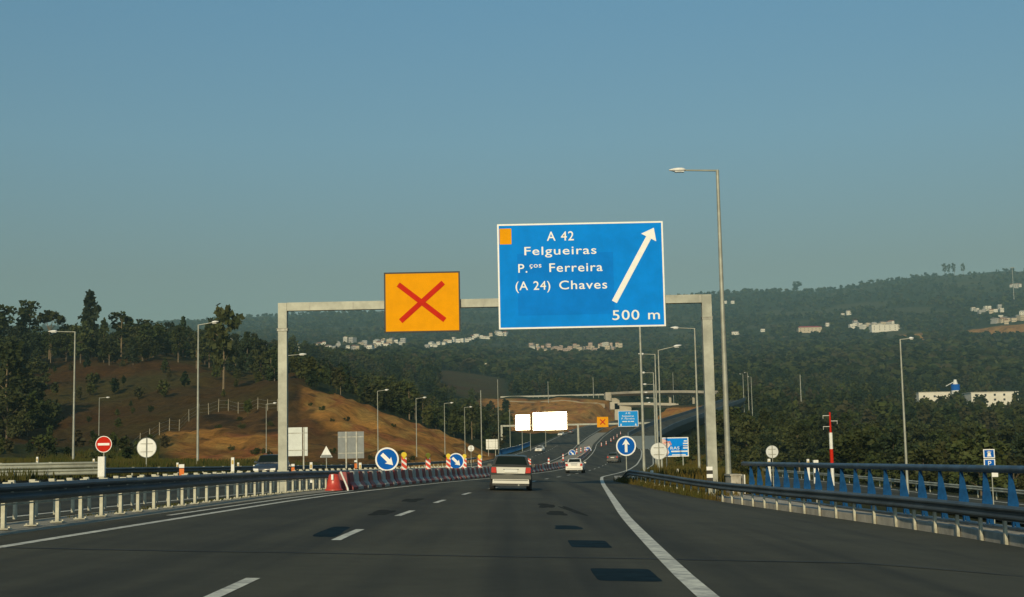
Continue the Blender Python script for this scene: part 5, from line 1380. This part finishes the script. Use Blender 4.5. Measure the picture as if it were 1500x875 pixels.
SHORT = {'trees of the wood on the left hilltop': 'on the left hilltop', 'grove at the left edge': 'of the left grove', 'shrubs on the brown slope': 'high on the brown slope', 'low shrubs on the brown slope': 'low on the brown slope', 'bushes behind the rails at left': 'at the slope foot', 'trees behind the orange cutting': 'behind the orange cutting', 'thicket behind the parapet': 'in the near thicket', 'dense wood right of the road': 'in the dense right wood', 'bushes on the right verge': 'on the right verge'}
for (d_, x, h, kd, lb, gr, wd, ct, nm) in singles:
    u_ = 750 + F * x / d_
    lb = {'euc': 'slender', 'cone': 'pointed', 'round': 'round crowned', 'bush': 'bushy'}[kd] + ' green ' + ('tree ' if ct == 'tree' else 'shrub ') + SHORT[gr] + ', ' + ('big, ' if h / d_ > .026 else '') + min(TLM, key=lambda q: abs(q[0] - u_))[1]
    tree(kd, 0, d_, h, lb, gr, X=x, cat=ct, name=nm, wid=rnd.uniform(.95, 1.35) if kd != 'bush' else rnd.uniform(.8, 1.2))
# the rest of the woods: one mass
def lowproto(kind, seed, n, size):
    rs = np.random.RandomState(seed)
    u = rs.normal(size=(n, 3)); u /= np.linalg.norm(u, axis=1)[:, None]
    P = u * (rs.rand(n) ** .4)[:, None]
    if kind == 0: P = P * np.array([3.0, 3.0, 4.2]) + np.array([0, 0, 5.2])
    elif kind == 1: f = (P[:, 2] + 1) / 2; P = np.stack([P[:, 0] * 3.2 * (1.15 - f), P[:, 1] * 3.2 * (1.15 - f), .8 + 9 * f], 1)
    else: P = P * np.array([1.9, 1.9, 4.0]) + np.array([0, 0, 6.0])
    P += rs.normal(size=P.shape) * .25
    a = rs.normal(size=(n, 3)); a /= np.linalg.norm(a, axis=1)[:, None]
    b_ = np.cross(a, rs.normal(size=(n, 3))); b_ /= np.linalg.norm(b_, axis=1)[:, None]
    s_ = size * (.6 + .8 * rs.rand(n))[:, None]
    V = np.stack([P - a * s_, P - b_ * s_ * .8, P + a * s_, P + b_ * s_ * .8], 1)
    # add a solid-ish stem quad
    st_ = np.array([[[-.15, 0, -1], [.15, 0, -1], [.1, 0, 6], [-.1, 0, 6]]])
    return np.concatenate([V, st_])
LP = [lowproto(k_ % 3, 80 + k_, 160, .72) for k_ in range(9)]
LF = [lowproto(k_ % 3, 180 + k_, 16, 2.2) for k_ in range(9)]
def forest(name, items, protos, mats_, label=None):
    VV, MI = [], []
    for (x, y, z, h, wd) in items:
        P = protos[rnd.randrange(len(protos))]
        a = rnd.random() * 6.28; ca, sa = math.cos(a), math.sin(a); s = h / 10.0
        V = P * np.array([s * wd, s * wd, s])
        V = np.stack([V[..., 0] * ca - V[..., 1] * sa + x, V[..., 0] * sa + V[..., 1] * ca + y, V[..., 2] + z], -1)
        VV.append(V); MI += [rnd.randrange(len(mats_))] * len(V)
    V = np.concatenate(VV); n = len(V)
    me = np_mesh(name, V.reshape(-1, 3), np.arange(4 * n).reshape(n, 4), mats_, False)
    me.polygons.foreach_set('material_index', MI)
    o = bpy.data.objects.new(name, me); COL.objects.link(o)
    return tag(o, kind='stuff')
def zs(l): 
    return ground(np.array([a[0] for a in l]), np.array([a[1] for a in l]))
BX = np.array(BOX)
mi = [(a[1], a[0]) for a in mass]; zz = zs(mi)
def cov0(x, y, z, h):
    u, v0 = project((x, y, z)); v1 = v0 - h * F / y
    m_ = (BX[:, 4] > y) & (BX[:, 4] < 1000) & (np.abs(BX[:, 0] - u) < BX[:, 2] / 2 + 2) & (v1 < BX[:, 1] - BX[:, 3] * .35) & (v0 > BX[:, 1] - BX[:, 3])
    return m_.any() and rnd.random() < .85
kp = [i for i, ((x, y), z, a) in enumerate(zip(mi, zz, mass)) if not cov0(x, y, z, a[2])]
mi = [mi[i] for i in kp]; zz = zz[kp]; mass = [mass[i] for i in kp]
fm = [mat('far_wood_leaves_%s' % c, a, .85, 0, 0, .02, col2=b_, spec=.1) for c, a, b_ in (('dark', (.014, .025, .008), (.030, .040, .012)), ('olive', (.030, .040, .011), (.048, .052, .015)), ('deep', (.010, .020, .008), (.020, .030, .011)), ('brownish', (.050, .042, .022), (.040, .046, .016)), ('bright', (.040, .056, .014), (.060, .064, .020)))]
forest('near_woods', [(m_[0], m_[1], z, a[2], rnd.uniform(1, 1.5)) for m_, z, a in zip(mi, zz, mass)], LP, fm)
far = []
BX = np.array(BOX)
for k_ in range(19000):
    px_ = rnd.uniform(-80, 1580); d_ = math.exp(rnd.uniform(math.log(1150), math.log(5000)))
    if 1312 < px_ < 1362 and 2130 < d_ < 2440: continue
    if px_ > 1410 and 2230 < d_ < 2500: continue
    if 620 < px_ < 745 and d_ < 1260: continue
    if 370 < px_ < 600 and 2200 < d_ < 2420 and rnd.random() < .8: continue
    if 620 < px_ < 915 and 2200 < d_ < 2520 and rnd.random() < .7: continue
    if 1040 < px_ < 1320 and 2180 < d_ < 2420 and rnd.random() < .7: continue
    if d_ > 3300 and px_ > 1330 and rnd.random() < .5: continue
    if d_ > 1500 and rnd.random() < .93 and float(fbm(np.array([(px_ - 750) * d_ / F / 170 + 7]), np.array([d_ / 170 + 3]), 3)[0]) > .15: continue
    far.append(((px_ - 750) * d_ / F, d_, rnd.uniform(7, 13)))
zz = zs(far)
def covers(x, y, z, h):
    u, v0 = project((x, y, z)); v1 = v0 - h * F / y; w_ = 3.5 * F / y
    m_ = (BX[:, 4] > y) & (np.abs(BX[:, 0] - u) < BX[:, 2] / 2 + w_) & (v1 < BX[:, 1] - BX[:, 3] * .2) & (v0 > BX[:, 1] - BX[:, 3])
    return m_.any()
keep = [i for i, ((x, y, h), z) in enumerate(zip(far, zz)) if not covers(x, y, z, h)]
far = [far[i] for i in keep]; zz = zz[keep]
forest('far_woods', [(x, y, z, h, rnd.uniform(1.2, 2.2)) for (x, y, h), z in zip(far, zz)], LF, fm)
for px_, yt_ in ((1384, 386), (1390, 388), (1398, 386), (1411, 386), (1168, 412)):
    d_ = 4500; x = at_z(px_, d_, 500).x
    tree('euc' if px_ != 1168 else 'round', px_, d_, max(12, pt(px_, yt_, d_).z - gz(x, d_)), {1384: 'leftmost tiny tree of the group on the right skyline', 1390: 'second tiny tree of the skyline group', 1398: 'third tiny tree of the skyline group', 1411: 'rightmost tiny tree of the skyline group', 1168: 'rounded clump of trees in the dip of the skyline'}[px_], wid=1.0 if px_ != 1168 else 1.5)

# ------------------------------------------------------------------ grass on the verges: uncountable
def tufts(name, n, pick, h, m, w=.05):
    V = []
    for _ in range(n):
        x, y = pick()
        z = None; V.append((x, y))
    z = zs(V); out = []
    for (x, y), zz in zip(V, z):
        for _ in range(3):
            a = rnd.random() * 6.28; l = h * rnd.uniform(.5, 1.3); dx, dy = math.cos(a) * w, math.sin(a) * w; lx, ly = rnd.uniform(-.3, .3) * l, rnd.uniform(-.3, .3) * l
            ox, oy = rnd.uniform(-.12, .12), rnd.uniform(-.12, .12)
            out.append([(x + ox - dx, y + oy - dy, zz - .05), (x + ox + dx, y + oy + dy, zz - .05), (x + ox + lx + dx * .2, y + oy + ly, zz + l), (x + ox + lx - dx * .2, y + oy + ly, zz + l)])
    out = np.array(out); k_ = len(out)
    o = bpy.data.objects.new(name, np_mesh(name, out.reshape(-1, 3), np.arange(4 * k_).reshape(k_, 4), m, False)); COL.objects.link(o)
    return tag(o, kind='stuff')
gr_m = mat('dry_green_grass', (.040, .050, .012), .9, 0, 0, .25, col2=(.11, .075, .018), spec=.1)
gr_g = mat('fresh_green_grass', (.028, .042, .009), .9, 0, 0, .25, col2=(.075, .062, .018), spec=.1)
def pick_right():
    while True:
        y = rnd.uniform(60, 260); x = rnd.uniform(8, 40)
        if x > float(GG(min(y, 90))) + .3 and x > float(EE(y)) + .5 and x < 750 and (x < 21 or y > 120) and 750 + F * x / y < 1110: return x, y
tufts('verge_grass', 9000, pick_right, .8, gr_m, .05)
def pick_nose():
    y = 58 + 30 * rnd.random() ** 1.0; return float(GG(y)) + rnd.uniform(-.5, 1.2), y
tufts('verge_grass', 1800, pick_nose, .38, gr_m, .03)
def pick_left():
    while True:
        y = rnd.uniform(60, 230); x = float(XL(y)) - OPP - rnd.uniform(.8, 45)
        if x / y > -.40 and (x / y < -.25 or y < 150): return x, y
tufts('slope_grass', 9000, pick_left, .7, gr_g, .07)
def pick_med():
    y = rnd.uniform(34, 75); return float(fA(y)) - rnd.uniform(.3, 2.6), y
tufts('median_grass', 1500, pick_med, .16, gr_g, .03)

# ------------------------------------------------------------------ haze
hb = MB()
zmin, zmax = float(ZZ.min()) - 1.0, float(ZZ.max()) + 40
hb.box((0, 3850, (zmin + zmax) / 2), (27000, 8300, zmax - zmin))
hm = bpy.data.materials.new('haze'); hm.use_nodes = True
for n_ in list(hm.node_tree.nodes):
    if n_.type == 'BSDF_PRINCIPLED': hm.node_tree.nodes.remove(n_)
pv = hm.node_tree.nodes.new('ShaderNodeVolumePrincipled'); pv.inputs['Density'].default_value = HAZE
pv.inputs['Color'].default_value = (.50, .82, .88, 1); pv.inputs['Anisotropy'].default_value = 0.0
hm.node_tree.links.new(pv.outputs[0], hm.node_tree.nodes['Material Output'].inputs['Volume'])
ho = hb.build('haze', hm); tag(ho, kind='stuff')
